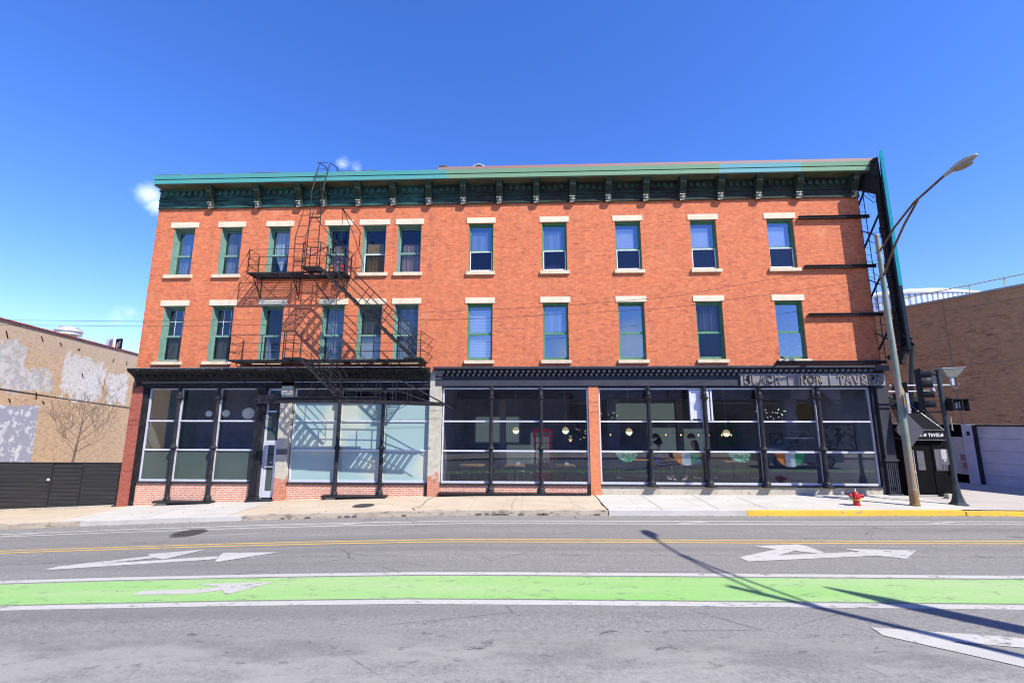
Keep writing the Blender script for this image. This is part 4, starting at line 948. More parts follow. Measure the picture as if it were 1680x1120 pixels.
# stair from the lower balcony to the counterbalanced one
b = platform(-9.0, -8.35, -1.46, -.88, Z2); b.build('lower_landing', 'iron', F)
stair(-8.35, Z2-.02, -6.85, 3.48, -1.46, -.92, 8, 'lower_stair')
b = MB()
for y in (-1.47, -.91):
    for h in (.34, .66, .98): b.tube([(-9.0, y, Z2+h), (-8.35, y, Z2+h), (-6.98, y, 3.62+h), (-6.80, y, 3.5+h*.85), (-6.80, y, 3.5)], .011, 5)
for x in (-9.0, -8.35): b.bar((x, -1.46, Z2), (x, -1.46, Z2+.98), .028)
b.bar((-7.9, -1.47, Z2-.42), (-7.2, -1.47, Z2+.28), .022); b.bar((-7.2, -1.47, 3.9), (-7.2, -1.47, 4.9), .022)
b.build('stair_railing', 'iron', F)
# counterbalanced stair, held level above the pavement: channel with weight and the gangway on it
b = MB(); b.box(-9.1, -5.33, -1.42, -1.36, 3.33, 3.50); b.box(-9.1, -5.33, -1.47, -1.32, 3.50, 3.535); b.box(-9.1, -5.33, -1.02, -.96, 3.33, 3.48); b.box(-9.1, -5.33, -1.36, -1.02, 3.34, 3.37)
for x in (-8.1, -7.0, -6.2): b.lathe([(.02, -.05), (.03, -.01)], (x, -1.37, 3.42), 8, 'y')
CB = b.build('counterbalance_beam', 'iron', F)
b = MB()
for y in (-1.43, -.98): b.bar((-6.9, y, 3.40), (-3.12, y, 3.28), .02, .13)
for i in range(16): x = -6.75+3.5*i/15; z = 3.40-.12*(x+6.9)/3.78; b.box(x-.07, x-.01, -1.42, -.99, z-.01, z+.012); b.box(x+.02, x+.07, -1.42, -.99, z-.01, z+.012)
for y in (-1.43, -.98):
    for h in (.36, .72):
        b.tube([(-8.0+.3*(h < .5), y, 3.45), (-7.85, y, 3.5+h*.7), (-7.5, y, 3.45+h), (-4.65, y, 3.40+h), (-3.2, y, 3.36), (-2.78, y, 3.12)] if h > .5 else [(-7.6, y, 3.45), (-7.3, y, 3.42+h), (-4.7, y, 3.38+h), (-3.6, y, 3.36)], .014, 5)
    for x in (-7.0, -6.2, -5.5, -4.9, -4.35): b.bar((x, y, 3.37), (x+.0, y, 4.10 if x < -4.6 else 3.95), .024)
b.build('swing_stair', 'iron', F)
b = MB(); b.tube([(-9.5, -.1, 3.52), (-8.2, -1.2, 3.62), (-7.6, -1.4, 3.85)], .01, 5)
b.tube([(-7.18, -1.36, 3.6), (-7.18, -1.36, 10.72)], .012, 5)
b.tube([(-7.18, -1.36, 10.72), (-6.72, -.7, 10.1), (-6.98, -.02, 9.75)], .018, 5); b.tube([(-7.18, -1.36, 10.72), (-6.95, -.7, 9.9), (-6.75, -.02, 8.9), (-7.0, -.4, 8.6)], .014, 5); b.lathe([(.05, -.02), (.05, .02)], (-7.18, -1.36, 10.72), 10, 'y')
b.build('pulley_rod', 'iron', F)
# roof ladder
b = MB()
for dx in (0, .44):
    b.tube([(-8.72+dx, -.92, Z3), (-8.70+dx, -.92, 10.4), (-8.66+dx, -.98, 11.75), (-8.60+dx, -.66, 13.12), (-8.55+dx, -.15, 13.22), (-8.53+dx, .25, 12.9), (-8.53+dx, .25, 12.58)], .02, 6)
def lad(z): return -.92 if z < 10.4 else (-.92-.06*(z-10.4)/1.35 if z < 11.75 else -.98+.32*(z-11.75)/1.37)
z = Z3+.3
while z < 13.2:
    b.tube([(-8.70, lad(z), z), (-8.26, lad(z), z)], .011, 5); z += .34
b.tube([(-8.7, -.92, 10.62), (-8.26, -.92, 10.62)], .03, 6); b.tube([(-8.45, -.92, 10.6), (-8.0, -.02, 9.95), (-8.5, -.7, 9.2)], .016, 5); b.box(-8.15, -7.9, -.1, -.02, 9.9, 9.98)
b.build('roof_ladder', 'iron', F)
# flower pots on the upper balcony
def pot(name, x, y, z, mt, lab, flower):
    t = thing(name, lab, 'flower pot', (x, y, z)); b = MB(); b.lathe([(.06, 0), (.09, .15), (.10, .16), (.10, .18)], (x, y, z), 10); b.build('pot', mt, t)
    b = MB(); rr = random.Random(int(x*100))
    for k in range(26):
        a, r_, h = rr.uniform(0, 6.3), rr.uniform(0, .13), rr.uniform(.18, .40); s = .03
        p = Vector((x+r_*math.cos(a), y+r_*math.sin(a), z+h)); n = Vector((rr.uniform(-1, 1), rr.uniform(-1, 1), rr.uniform(-1, 1))).normalized(); u = n.orthogonal().normalized()*s; v = n.cross(u)
        b.quad(p-u-v, p+u-v, p+u+v, p-u+v)
    b.build('plant', flower, t)
pot('flower_pot', -7.98, -.3, Z3+.03, 'pot', 'terracotta pot of orange flowers on the upper fire escape balcony, left of two', 'orange_c')
pot('flower_pot', -7.50, -.33, Z3+.03, 'pot', 'pot with bright red flowers on the upper fire escape balcony, right of two', 'leafpot')

# ------------------------------------------------------------------ billboard frame on the corner
BB = thing('billboard', 'tall billboard seen edge on, teal edged, on black steel beams at the building corner', 'billboard', (13.4, 0, 4.7))
dd = Vector((.605, .796, 0))
p0 = Vector((13.44, -1.0, 0)); L = 2.4
b = MB(); nrm = Vector((.796, -.605, 0))
a = p0; c = p0+dd*L
b.prism([(a.x, a.y, 5.3), (c.x, c.y, 5.3), (c.x, c.y, 12.85), (a.x, a.y, 12.85)], nrm*.04); b.build('panel', 'door_black', BB)
b = MB(); e0 = a-dd*.03
b.prism([(e0.x, e0.y, 7.55), (e0.x+nrm.x*.10, e0.y+nrm.y*.10, 7.55), (e0.x+nrm.x*.10, e0.y+nrm.y*.10, 12.92), (e0.x, e0.y, 12.92)], dd*.06)
b.build('edge_trim', flat('teal_trim', (.03, .55, .55), .5), BB)
b = MB(); b.prism([(e0.x, e0.y, 5.2), (e0.x+nrm.x*.09, e0.y+nrm.y*.09, 5.2), (e0.x+nrm.x*.09, e0.y+nrm.y*.09, 7.54), (e0.x, e0.y, 7.54)], dd*.06); b.build('lower_edge', 'signal_pole', BB)
b = MB()
for z, xa in ((10.62, 10.70), (8.58, 10.72), (6.66, 10.68), (4.83, 9.30)):
    xb = 13.42 if z > 5 else 13.3
    b = MB(); b.box(xa, xb, -.16, -.02, z-.005, z+.015); b.box(xa, xb, -.16, -.02, z+.085, z+.10); b.box(xa, xb, -.10, -.085, z+.015, z+.085); b.build('beam', 'black', BB)
b = MB(); rr = random.Random(11)
for s_ in (.3, 2.2):      # uprights behind the panel
    q = p0+dd*s_-nrm*.16; b.bar((q.x, q.y, 4.9), (q.x, q.y, 12.8), .15)
b.prism([(13.18, .12, 12.75), (13.43, -.9, 12.75), (13.40, -.8, 11.2), (13.2, .1, 11.9)], (.03, .03, 0))
for z in (5.4, 6.66, 8.0, 8.6, 9.9, 10.65, 12.0, 12.6):
    q0 = p0-nrm*.22; q1 = p0+dd*L-nrm*.22; b.bar((q0.x, q0.y, z), (q1.x, q1.y, z), .06)
for z in (5.5, 7.6, 9.6, 11.4):
    q0 = p0+dd*.3-nrm*.28; q1 = p0+dd*2.4-nrm*.28; b.bar((q0.x, q0.y, z), (q1.x, q1.y, z+1.1), .04); b.bar((q0.x, q0.y, z+.9), (13.2, .1, z-.2), .05)
    b.bar((q0.x, q0.y, z), (13.1, -.02, z+.5), .04)
b.bar((13.38, -.3, 6.2), (13.62, -.95, 5.6), .12); b.bar((13.3, -.2, 5.0), (13.66, -1.0, 5.45), .12)
b.build('frame', 'iron', BB)
b = MB()      # cat ladder between wall and panel
for x in (13.24, 13.46): b.bar((x, .12, 4.8), (x, .12, 12.3), .02)
z = 4.95
while z < 12.2: b.tube([(13.24, .12, z), (13.46, .12, z)], .008, 4); z += .30
b.build('ladder', 'iron', BB)
b = MB(); rr = random.Random(2)       # loose tarpaulin and cables
for k in range(9):
    z = rr.uniform(6.5, 12.2); q = p0+dd*rr.uniform(.0, 1.5)-nrm*.2; b.tube([(13.25, -.1, z-.3), (q.x-.1, q.y+.1, z-.5), (q.x, q.y, z+rr.uniform(-.4, .6))], .012, 4)
b.build('cables', 'black', BB)
# leaning dark mast behind it
t = thing('mast', 'dark leaning steel mast behind the lamp post, below the billboard', 'mast', (14.30, .45, 2.1))
b = MB(); b.tube([(14.30, .55, 2.2), (14.16, -.3, 5.6)], .075, 10); b.build('shaft', 'signal_pole', t)
b = MB(); b.lathe([(.16, 0), (.14, .12), (.09, .3)], (14.30, .52, 2.3), 10); b.build('shoe', 'signal_pole', t)

# ------------------------------------------------------------------ entrance: awning and vestibule
V = thing('entrance_vestibule', 'black boxed entrance with dark panels and a glazed door beside the corner pilaster', 'vestibule', (14.1, -.3, .1))
VX0, VX1, VY0, VY1, VZ = 13.42, 14.92, -.30, 1.3, 2.06
b = MB(); b.box(VX0, VX1, VY0, VY1, .10, VZ); b.box(VX0-.02, VX1+.02, VY0-.03, VY0-.0005, .10, .2); b.build('box', 'door_black', V)
b = MB(); b.box(14.26, 14.90, VY0-.02, VY0-.0005, .22, 1.92); DR = b.build('door', 'door_black', V)
b = MB(); b.box(14.33, 14.85, VY0-.034, VY0-.021, 1.0, 1.72); b.build('door_pane', 'poster', DR)
b = MB(); b.box(14.56, 14.74, VY0-.037, VY0-.035, 1.38, 1.72); b.box(14.62, 14.70, VY0-.037, VY0-.035, 1.30, 1.36); b.build('notice', 'mat_white', DR)
b = MB(); write(b, '110', 14.52, 1.04, VY0-.0375, .085, .15, .015, .022, .004); b.build('door_number', 'black_letter', DR)
b = MB(); b.box(14.31, 14.34, VY0-.04, VY0-.0345, .98, 1.74); b.box(14.31, 14.87, VY0-.04, VY0-.0345, .965, .98); b.box(14.80, 14.90, VY0-.12, VY0-.04, .96, 1.2); b.build('door_trim', 'iron', DR)
b = MB(); b.box(13.74, 13.98, VY0-.015, VY0-.0005, 1.0, 1.66); b.build('side_pane', 'poster', V)
b = MB(); b.box(13.30, 13.48, VY0-.20, VY0-.17, .92, .98); b.box(13.48, 13.50, VY0-.19, VY0-.17, .2, 1.7); b.build('pull_bar', 'galv', V)
b = MB(); b.box(13.50, 14.2, VY0-.09, VY0-.0305, .12, .165); b.build('threshold', 'galv', V)
t = thing('concrete_block', 'small pinkish concrete block on the ground before the black entrance', 'block', (14.3, -.72, .1))
b = MB(); b.box(14.20, 14.42, -.80, -.62, .10, .24); b.box(14.22, 14.40, -.79, -.63, .24, .255); b.build('block', 'concrete', t)
A = thing('awning', 'black canvas awning with white BLACK IRON TAVERN lettering over the corner entrance', 'awning', (13.9, -.4, 2.0))
def rot(x, y): return (x, y)
b = MB()
ax0, ax1, ay = 13.24, 14.72, -.42
b.add([(ax0, ay, 2.40), (ax1, ay, 2.40), (ax1-.05, .5, 3.62), (ax0-.03, .1, 3.72), (ax0, ay, 2.05), (ax1, ay, 2.05), (ax1, .6, 2.05), (ax1, .6, 2.40), (ax1-.55, .15, 3.25)],
      [(0, 1, 8, 3), (4, 5, 1, 0), (1, 5, 6, 7), (1, 7, 2, 8), (3, 8, 2)])
b.build('canopy', 'canvas', A)
b = MB(); b.tube([(ax0, ay-.01, 2.40), (ax1, ay-.01, 2.40)], .006, 5); b.tube([(ax1, ay, 2.40), (ax1-.55, .15, 3.26), (ax0, .1, 3.72)], .006, 5); b.tube([(ax0, ay-.01, 2.05), (ax1, ay-.01, 2.05)], .006, 5)
for k in range(4): b.tube([(ax0+.04+.06*k, ay+.05, 2.48), (ax0-.1+.02*k, .02, 2.95-.08*k)], .008, 4)
b.build('frame', 'galv', A)
b = MB(); T2 = 'BLACK IRON TAVERN'
tw2 = sum((.085*(.45 if c in 'I|' else (.6 if c == ' ' else 1)))+.012 for c in T2)
sc_ = 1.38/tw2; write(b, T2, ax0+.05, 2.17, ay-.002, .085*sc_, .10, .012*sc_, .020, .005); b.build('lettering', 'white', A)

# ------------------------------------------------------------------ lamp posts
def lamp_post(x, y, s, label, extra_signs=False):
    z0 = sz(x)
    t = thing('lamp_post', label, 'street lamp', (x, y, z0), 0, 'street lamps either side of the road')
    b = MB(); b.tube([(x, y, z0), (x, y, z0+.5), (x, y, z0+.52), (x, y, 9.0)], [.125, .12, .112, .070], 16); b.lathe([(.078, 0), (.078, .05), (.05, .10)], (x, y, 8.98), 12); b.lathe([(.14, 0), (.14, .06), (.125, .07)], (x, y, z0), 14)
    b.build('pole', 'lamp_post', t, smooth=False)
    b = MB()
    up_pts = [(x, y, 8.42), (x+.02, y+s*.75, 9.0), (x+.03, y+s*1.6, 9.45), (x+.05, y+s*2.7, 9.74)]
    b.tube(up_pts, .035, 8); b.tube([(x, y, 7.5), (x+.02, y+s*.65, 8.4), (x+.03, y+s*1.15, 8.95), (x+.03, y+s*1.75, 9.46)], .035, 8)
    b.bar((x-.1, y, 8.42), (x+.1, y, 8.42), .05); b.bar((x-.1, y, 7.5), (x+.1, y, 7.5), .05)
    b.build('arm', 'rust_arm', t)
    # cobra head
    b = MB(); xc = x+.05; y0 = y+s*2.6
    prof = [(.1, .045, .05), (.2, .06, .06), (.36, .10, .08), (.62, .155, .10), (.88, .15, .09), (1.03, .09, .05), (1.09, .03, .02)]
    k = len(b.v); n = 14
    for (d, hw, hh) in prof:
        for j in range(n):
            a_ = 2*math.pi*j/n; zz = math.sin(a_); b.v.append((xc+hw*math.cos(a_), y0+s*d, 9.72+.07*d+(hh*zz if zz > 0 else hh*.45*zz)))
    for i in range(len(prof)-1):
        for j in range(n): p_, q_ = k+i*n+j, k+i*n+(j+1) % n; b.f.append((p_, q_, q_+n, p_+n))
    b.f.append(tuple(k+j for j in range(n))); b.f.append(tuple(k+(len(prof)-1)*n+j for j in range(n)))
    h = b.build('lamp_head', 'lamp_head', t, smooth=True)
    b = MB(); q = []
    for j in range(16): a_ = 2*math.pi*j/16; q.append((xc+.12*math.cos(a_), y0+s*(.70+.25*math.sin(a_)), 9.70+.045))
    b.prism(q, (0, 0, -.085)); b.build('lens', 'lens', h)
    return t
LP = lamp_post(12.03, -2.12, -1, 'mottled green and rust lamp post with curved twin arm on the yellow kerb corner')
lamp_post(9.6, -14.7, 1, 'mottled lamp post on the viewer side, casting its shadow on the bike lane')
def signplate(name, label, cat, pts, y, off, mt, back='galv', extra=None):
    t = thing(name, label, cat, pts[0]); b = MB(); b.prism(pts, off); b.build('plate', mt, t); return t
# signs bolted to the lamp post: thin diamonds turned almost edge on
def diamond(name, label, cx, cy, cz, hw, hh, ang, mt, bmt):
    t = thing(name, label, 'road sign', (cx, cy, cz))
    u = Vector((math.cos(ang), math.sin(ang), 0)); n = Vector((-math.sin(ang), math.cos(ang), 0))
    c0 = Vector((cx, cy, cz)); pts = [c0+Vector((0, 0, hh)), c0+u*hw, c0-Vector((0, 0, hh)), c0-u*hw]
    b = MB(); b.prism([tuple(p) for p in pts], n*.006); b.build('plate', mt, t)
    b = MB(); b.prism([tuple(p+n*.0065) for p in pts], n*.004); b.build('back', bmt, t)
    b = MB(); b.bar(tuple(c0-Vector((.10, 0, -hh*.5))+n*.0), tuple(c0-Vector((.10, 0, hh*.5))), .03); b.build('bracket', 'galv', t)
diamond('diamond_sign', 'yellow diamond sign seen nearly edge on, upper of two on the lamp post', 12.24, -1.98, 3.48, .40, .46, R(37), 'sign_yellow', 'sign_back')
diamond('diamond_sign', 'dark grey back of a diamond sign on the lamp post, under the yellow one', 12.30, -1.97, 2.42, .42, .54, R(-9), 'sign_back', 'sign_back')
t = thing('post_bracket', 'pale oblong sign bracket strapped to the lamp post behind the yellow diamond', 'sign bracket', (12.12, -2.3, 3.2))
b = MB(); b.box(12.08, 12.16, -2.32, -2.24, 2.95, 3.6); b.box(12.06, 12.18, -2.33, -2.235, 3.05, 3.08); b.build('bracket', 'lamp_head', t)

# ------------------------------------------------------------------ traffic signals
TP = thing('traffic_signal_pole', 'dark round traffic signal pole with flared base on the street corner', 'pole', (13.78, -1.85, .1))
tx, ty = 13.50, -1.95
TP.location = (tx, ty, .1); BASE[TP.name] = Vector((tx, ty, .1))
b = MB(); b.tube([(tx, ty, .6), (tx, ty, 4.35)], [.068, .062], 16); b.lathe([(.07, 0), (.07, .05)], (tx, ty, 4.33), 14); b.build('pole', 'signal_pole', TP)
b = MB(); b.lathe([(.25, 0), (.24, .03), (.18, .08), (.14, .20), (.10, .38), (.085, .56), (.08, .62)], (tx, ty, .1), 8)
b.build('flared_base', 'signal_pole', TP)
def sig_head(name, label, x, y, z, ang, n=3):
    t = thing(name, label, 'traffic light', (x, y, z)); u = Vector((math.cos(ang), math.sin(ang), 0)); s_ = Vector((-math.sin(ang), math.cos(ang), 0))
    b = MB(); c = Vector((x, y, z))
    def P(a, l, h): return tuple(c+u*a+s_*l+Vector((0, 0, h)))
    h = n*.33
    q = [P(-.16, -.15, 0), P(-.02, -.15, 0), P(-.02, .15, 0), P(-.16, .15, 0)]; b.prism(q, (0, 0, h)); b.build('housing', 'black', t)
    b = MB(); b.prism([P(-.02, -.20, -.06), P(.0, -.20, -.06), P(.0, .20, -.06), P(-.02, .20, -.06)], (0, 0, h+.12)); b.build('backplate', 'black', t)
    for k in range(n):
        b = MB(); zc = .165+.33*k; m_ = 12; vs = []
        for a_ in (0, .27):
            for j in range(m_): tt = R(-50+280*j/(m_-1)); vs.append(P(a_, .125*math.cos(tt), zc+.125*math.sin(tt)))
            for j in range(m_): tt = R(-50+280*j/(m_-1)); vs.append(P(a_, .115*math.cos(tt), zc+.115*math.sin(tt)))
        fs = []
        for j in range(m_-1): fs += [(j, j+1, 2*m_+j+1, 2*m_+j), (m_+j, m_+j+1, 3*m_+j+1, 3*m_+j), (2*m_+j, 2*m_+j+1, 3*m_+j+1, 3*m_+j)]
        b.add(vs, fs); b.build('visor', 'black', t)
    return t
SG = sig_head('traffic_light', 'black three lamp traffic light with visors in profile left of the dark corner pole', 13.10, -1.75, 3.08, R(-38), 4)
SG['label'] = 'black traffic light with four visors in profile just left of the dark corner pole'
sig_head('traffic_light', 'black traffic light partly hidden behind the lamp post and yellow diamond', 13.05, -.95, 3.05, R(142), 3)
b = MB(); b.bar((13.0, -1.75, 3.0), (13.45, -1.93, 3.0), .05); b.bar((13.0, -1.75, 4.42), (13.45, -1.93, 4.2), .04); b.build('mounting_arm', 'black', TP)
PS = thing('pedestrian_signal', 'black boxed pedestrian signal on the right side of the dark corner pole', 'crossing signal', (13.85, -1.95, 3.1))
b = MB(); b.box(13.62, 14.05, -2.02, -1.80, 3.05, 3.42); b.box(13.58, 14.09, -2.22, -2.02, 3.40, 3.43); b.box(13.58, 13.60, -2.22, -2.02, 3.03, 3.40); b.box(14.07, 14.09, -2.22, -2.02, 3.03, 3.40); b.build('housing', 'black', PS)
b = MB(); b.box(13.82, 13.89, -2.03, -2.021, 3.12, 3.30); b.box(13.93, 13.97, -2.03, -2.021, 3.12, 3.34); b.build('display', 'lamp_head', PS)
b = MB(); b.bar((13.5, -1.95, 3.25), (13.62, -1.93, 3.25), .05); b.bar((13.6, -1.9, 3.5), (13.78, -1.9, 3.46), .06); b.build('mount', 'black', PS)
t = thing('street_sign', 'small green and white sign edge on, with red rim, low on the dark corner pole', 'road sign', (13.62, -1.95, 2.5))
b = MB(); b.prism([(13.60, -2.05, 2.40), (13.66, -1.93, 2.40), (13.66, -1.93, 2.86), (13.60, -2.05, 2.86)], (.006, 0, 0)); b.build('plate', 'white', t)
b = MB(); b.prism([(13.608, -2.05, 2.40), (13.668, -1.93, 2.40), (13.668, -1.93, 2.47), (13.608, -2.05, 2.47)], (.004, 0, 0)); b.build('red_rim', 'red', t)
# floodlights on their arms
def flood(x, y, z, w_, label, xa):
    t = thing('floodlight', label, 'floodlight', (x, y, z), 0, 'floodlights on pipes by the corner')
    b = MB(); b.add([(x-w_*.22, y-.08, z), (x+w_*.22, y-.08, z), (x+w_*.22, y+.1, z), (x-w_*.22, y+.1, z), (x-w_*.55, y-.18, z+.30), (x+w_*.55, y-.18, z+.33), (x+w_*.55, y+.22, z+.33), (x-w_*.55, y+.22, z+.30)],
                    [(0, 1, 2, 3), (0, 1, 5, 4), (1, 2, 6, 5), (2, 3, 7, 6), (3, 0, 4, 7)]); b.build('reflector', 'film_dark', t)
    b = MB(); b.tube([(x-w_*.55, y-.18, z+.30), (x+w_*.55, y-.18, z+.33), (x+w_*.55, y+.22, z+.33), (x-w_*.55, y+.22, z+.30), (x-w_*.55, y-.18, z+.30)], .012, 4); b.build('rim', 'galv', t)
    b = MB(); b.bar((x+.02, y, z), (x+.02, y, z-.28), .09, .09); b.build('yoke', 'galv', t)
    b = MB(); b.tube([(xa, y+.02, z-.30), (x+.1, y+.02, z-.28)], .026, 8); b.tube([(x+.06, y, z-.05), (x+.25, y-.02, z-.25), (x+.12, y, z-.42), (x+.0, y, z-.3)], .006, 4); b.build('pipe_arm', 'galv', t)
flood(15.06, -.62, 4.26, .74, 'larger floodlight with grey bowl facing up, right end of its silver pipe', 12.9)
flood(14.55, -.40, 4.06, .60, 'smaller floodlight with grey bowl, behind the dark signal pole', 13.0)

# ------------------------------------------------------------------ hydrant
hx, hy = 10.30, -2.05; hz = sz(hx)
H = thing('fire_hydrant', 'red fire hydrant with a yellow band on the white pavement', 'fire hydrant', (hx, hy, hz))
b = MB(); b.lathe([(.15, 0), (.15, .02), (.12, .03), (.12, .21)], (hx, hy, hz), 16)
for j in range(8): a_ = j*math.pi/4; b.lathe([(.012, .0), (.012, .03)], (hx+.135*math.cos(a_), hy+.135*math.sin(a_), hz+.02), 6)
b.build('barrel', 'red', H)
b = MB(); b.lathe([(.12, .21), (.165, .215), (.17, .225), (.17, .265), (.165, .275), (.13, .28)], (hx, hy, hz), 18); b.build('flange', 'yellow', H)
b = MB(); b.lathe([(.125, .28), (.13, .44), (.12, .49), (.09, .53), (.04, .555)], (hx, hy, hz), 16); b.build('bonnet', 'red', H, smooth=True)
b = MB(); b.lathe([(.12, -.13), (.125, -.10), (.095, -.09), (.095, .0)], (hx-.08, hy-.12, hz+.38), 14, 'y'); b.lathe([(.05, -.16), (.05, -.13)], (hx-.08, hy-.12, hz+.38), 6, 'y'); b.build('pumper_cap', 'red', H)
b = MB(); b.lathe([(.0, 0), (.06, 0), (.06, .11), (.085, .115), (.085, .17), (.03, .19), (.03, .22)], (hx+.09, hy-.03, hz+.39), 12, 'x'); b.lathe([(.03, -.21), (.03, -.18), (.07, -.17), (.07, -.10), (.05, -.1)], (hx-.06, hy+.02, hz+.39), 12, 'x'); b.build('nozzle', 'red', H)
b = MB(); b.lathe([(.04, .55), (.045, .57), (.03, .60), (.025, .63), (.01, .65)], (hx, hy, hz), 6); b.build('operating_nut', 'brass', H)
H.scale = (.77, .77, .77)

# ------------------------------------------------------------------ brown garage building across the alley
G = thing('garage_building', 'long brown brick parking building with lavender garage door beyond the corner', 'building', (19.96, .93, .05), R(-63.43), local=True)
def gbx(mb, x0, x1, y0, y1, z0, z1): return mb.box(x0, x1, y0, y1, z0-.05, z1-.05)
b = MB(); gbx(b, -40, 14, 0, 12, 2.57, 8.1); b.build('wall', 'garage_brick', G)
b = MB(); gbx(b, -40, 14, -.06, .5, 8.101, 8.18); b.build('coping', 'stone_cap', G)
b = MB(); gbx(b, -40, -3.13, .02, .4, -.3, 2.565); gbx(b, -3.13, -2.75, .10, .4, -.3, 2.565); gbx(b, -2.40, 14, .3, .5, -.3, 2.565); b.build('dark_base_wall', 'door_black', G)
b = MB(); gbx(b, -3.7, -2.74, .0, .09, .46, 2.03); b.build('grey_panel', 'stone_cap', G)
b = MB(); gbx(b, -2.92, -2.74, -.012, -.001, .72, .95); gbx(b, -2.95, -2.80, -.012, -.001, 1.05, 1.3); b.build('faded_red_mark', 'coping', G)
b = MB(); gbx(b, -2.73, -2.40, -.08, .3, -.2, 2.56); b.build('pier', 'garage_pier', G)
b = MB(); gbx(b, -2.58, -2.48, -.095, -.081, 2.1, 2.28); b.build('wall_lamp', 'black', G)
b = MB(); gbx(b, -2.395, -2.31, -.02, .29, -.2, 2.56); b.build('door_jamb', 'black', G)
def gdoor(x0, x1):
    b = MB(); n = 5
    for k in range(n): z0 = .0+k*2.5/n; gbx(b, x0, x1, .12, .2, z0, z0+2.5/n-.018)
    gbx(b, x0, x1, .15, .21, -.05, 2.5); return b.build('garage_door', 'garage_door', G)
gdoor(-2.30, .9); gdoor(1.3, 4.5)
b = MB(); gbx(b, .9, 1.3, -.05, .3, -.2, 2.56); b.build('pier', 'garage_pier', G)
b = MB()
for z in (5.12,): gbx(b, -40, 14, -.012, -.001, z, z+.035)
for x in (-2.73, 2.6, 8., -8.1): gbx(b, x, x+.05, -.014, -.0, 2.57, 8.09)
gbx(b, -2.7, 14, -.012, -.001, 7.6, 7.63); b.build('joint', 'stone_cap' if False else flat('mortar_joint', (.34, .25, .17), .9), G)
b = MB(); x = -13.
for z in (8.62,): b.tube([(-40, .25, z-.05), (14, .25, z-.05)], .022, 5)
while x < 14: b.tube([(x, .25, 8.1), (x, .25, 8.57)], .02, 5); x += 1.12
b.build('roof_railing', 'yellow_rail', G)
# far arena
AN = thing('arena_building', 'far white arena with oval roof and blue louvre band above the garage roof', 'building', (96, 100, -1.2), 0, local=True)
b = MB(); n = 48
def oval(z, f=1.): return [(18*f*math.cos(2*math.pi*j/n), 12*f*math.sin(2*math.pi*j/n), z) for j in range(n)]
def ring(b, r0, r1):
    k = len(b.v); b.v += r0+r1
    for j in range(n): b.f.append((k+j, k+(j+1) % n, k+n+(j+1) % n, k+n+j))
b = MB(); ring(b, oval(0), oval(30.)); b.build('wall', 'arena', AN)
b = MB(); ring(b, oval(30.0, .99), oval(33.2, .99)); b.build('louvre_band', 'louvre', AN)
b = MB(); ring(b, oval(33.2, 1.01), oval(33.7, 1.02)); ring(b, oval(33.7, 1.02), oval(35.2, .7)); k = len(b.v); b.v += oval(35.2, .7)+[(0, 0, 36.2)]
for j in range(n): b.f.append((k+j, k+(j+1) % n, k+n))
b.build('roof', 'arena', AN)

# ------------------------------------------------------------------ neighbour on the left
N_ = thing('neighbour_building', 'tan brick neighbouring building with flaking white and lilac paint and red tile coping', 'building', (-23.14, 1.0, -.9), math.atan2(.959, -.284), local=True)
def nbx(mb, x0, x1, y0, y1, z0, z1): return mb.box(x0, x1, y0, y1, z0+.9, z1+.9)
M['mural2'] = M['mural']
b = MB()
b.box(-9, 14, 0, 9, 0, 7.95)
o = b.build('wall', 'mural', N_); o.location = (0, 0, 0)
for v in o.data.vertices: v.co.z -= .9
o.location = (0, 0, .9)
b = MB(); x = -9
while x < 14: nbx(b, x, x+.31, -.07, .3, 7.055+.004*(int(x*10) % 3), 7.11+.004*(int(x*7) % 3)); x += .32
b.build('coping_tiles', 'tile', N_)
b = MB(); b.prism([(-9, -.01, 4.55+.9), (11.6, -.01, 3.44+.9), (14, -.01, 3.3+.9), (14, -.01, 3.38+.9), (11.6, -.01, 3.53+.9), (.7, -.01, 4.02+.9), (-9, -.01, 4.66+.9)], (0, .012, 0)); b.build('tar_line', 'tar', N_)
b = MB(); rr = random.Random(8)
for (x, z) in [(.6, 6.3), (2.7, 6.5), (4.0, 6.5), (5.3, 6.45), (8.6, 6.2), (10.1, 6.2), (6.1, 5.0), (1.4, 3.5), (3.5, 3.5), (2.9, 3.7)]:
    a_ = rr.uniform(-.9, .9); L = rr.uniform(.15, .35); b.bar((x, -.01, z+.9), (x+L*math.sin(a_), -.01, z+.9+L*math.cos(a_)), .035)
b.build('wall_anchor', 'door_black', N_)
t = thing('roof_fan', 'round silver exhaust fan on the neighbour roof', 'vent', (-27.4, 8.0, 7.05))
b = MB(); b.lathe([(.42, 0), (.42, .62), (.62, .62), (.62, .80), (.68, .82), (.60, .98), (.46, 1.0), (.44, 1.10), (.15, 1.16)], (-27.4, 8.0, 7.05), 22); b.build('fan_housing', 'steel', t, smooth=False)
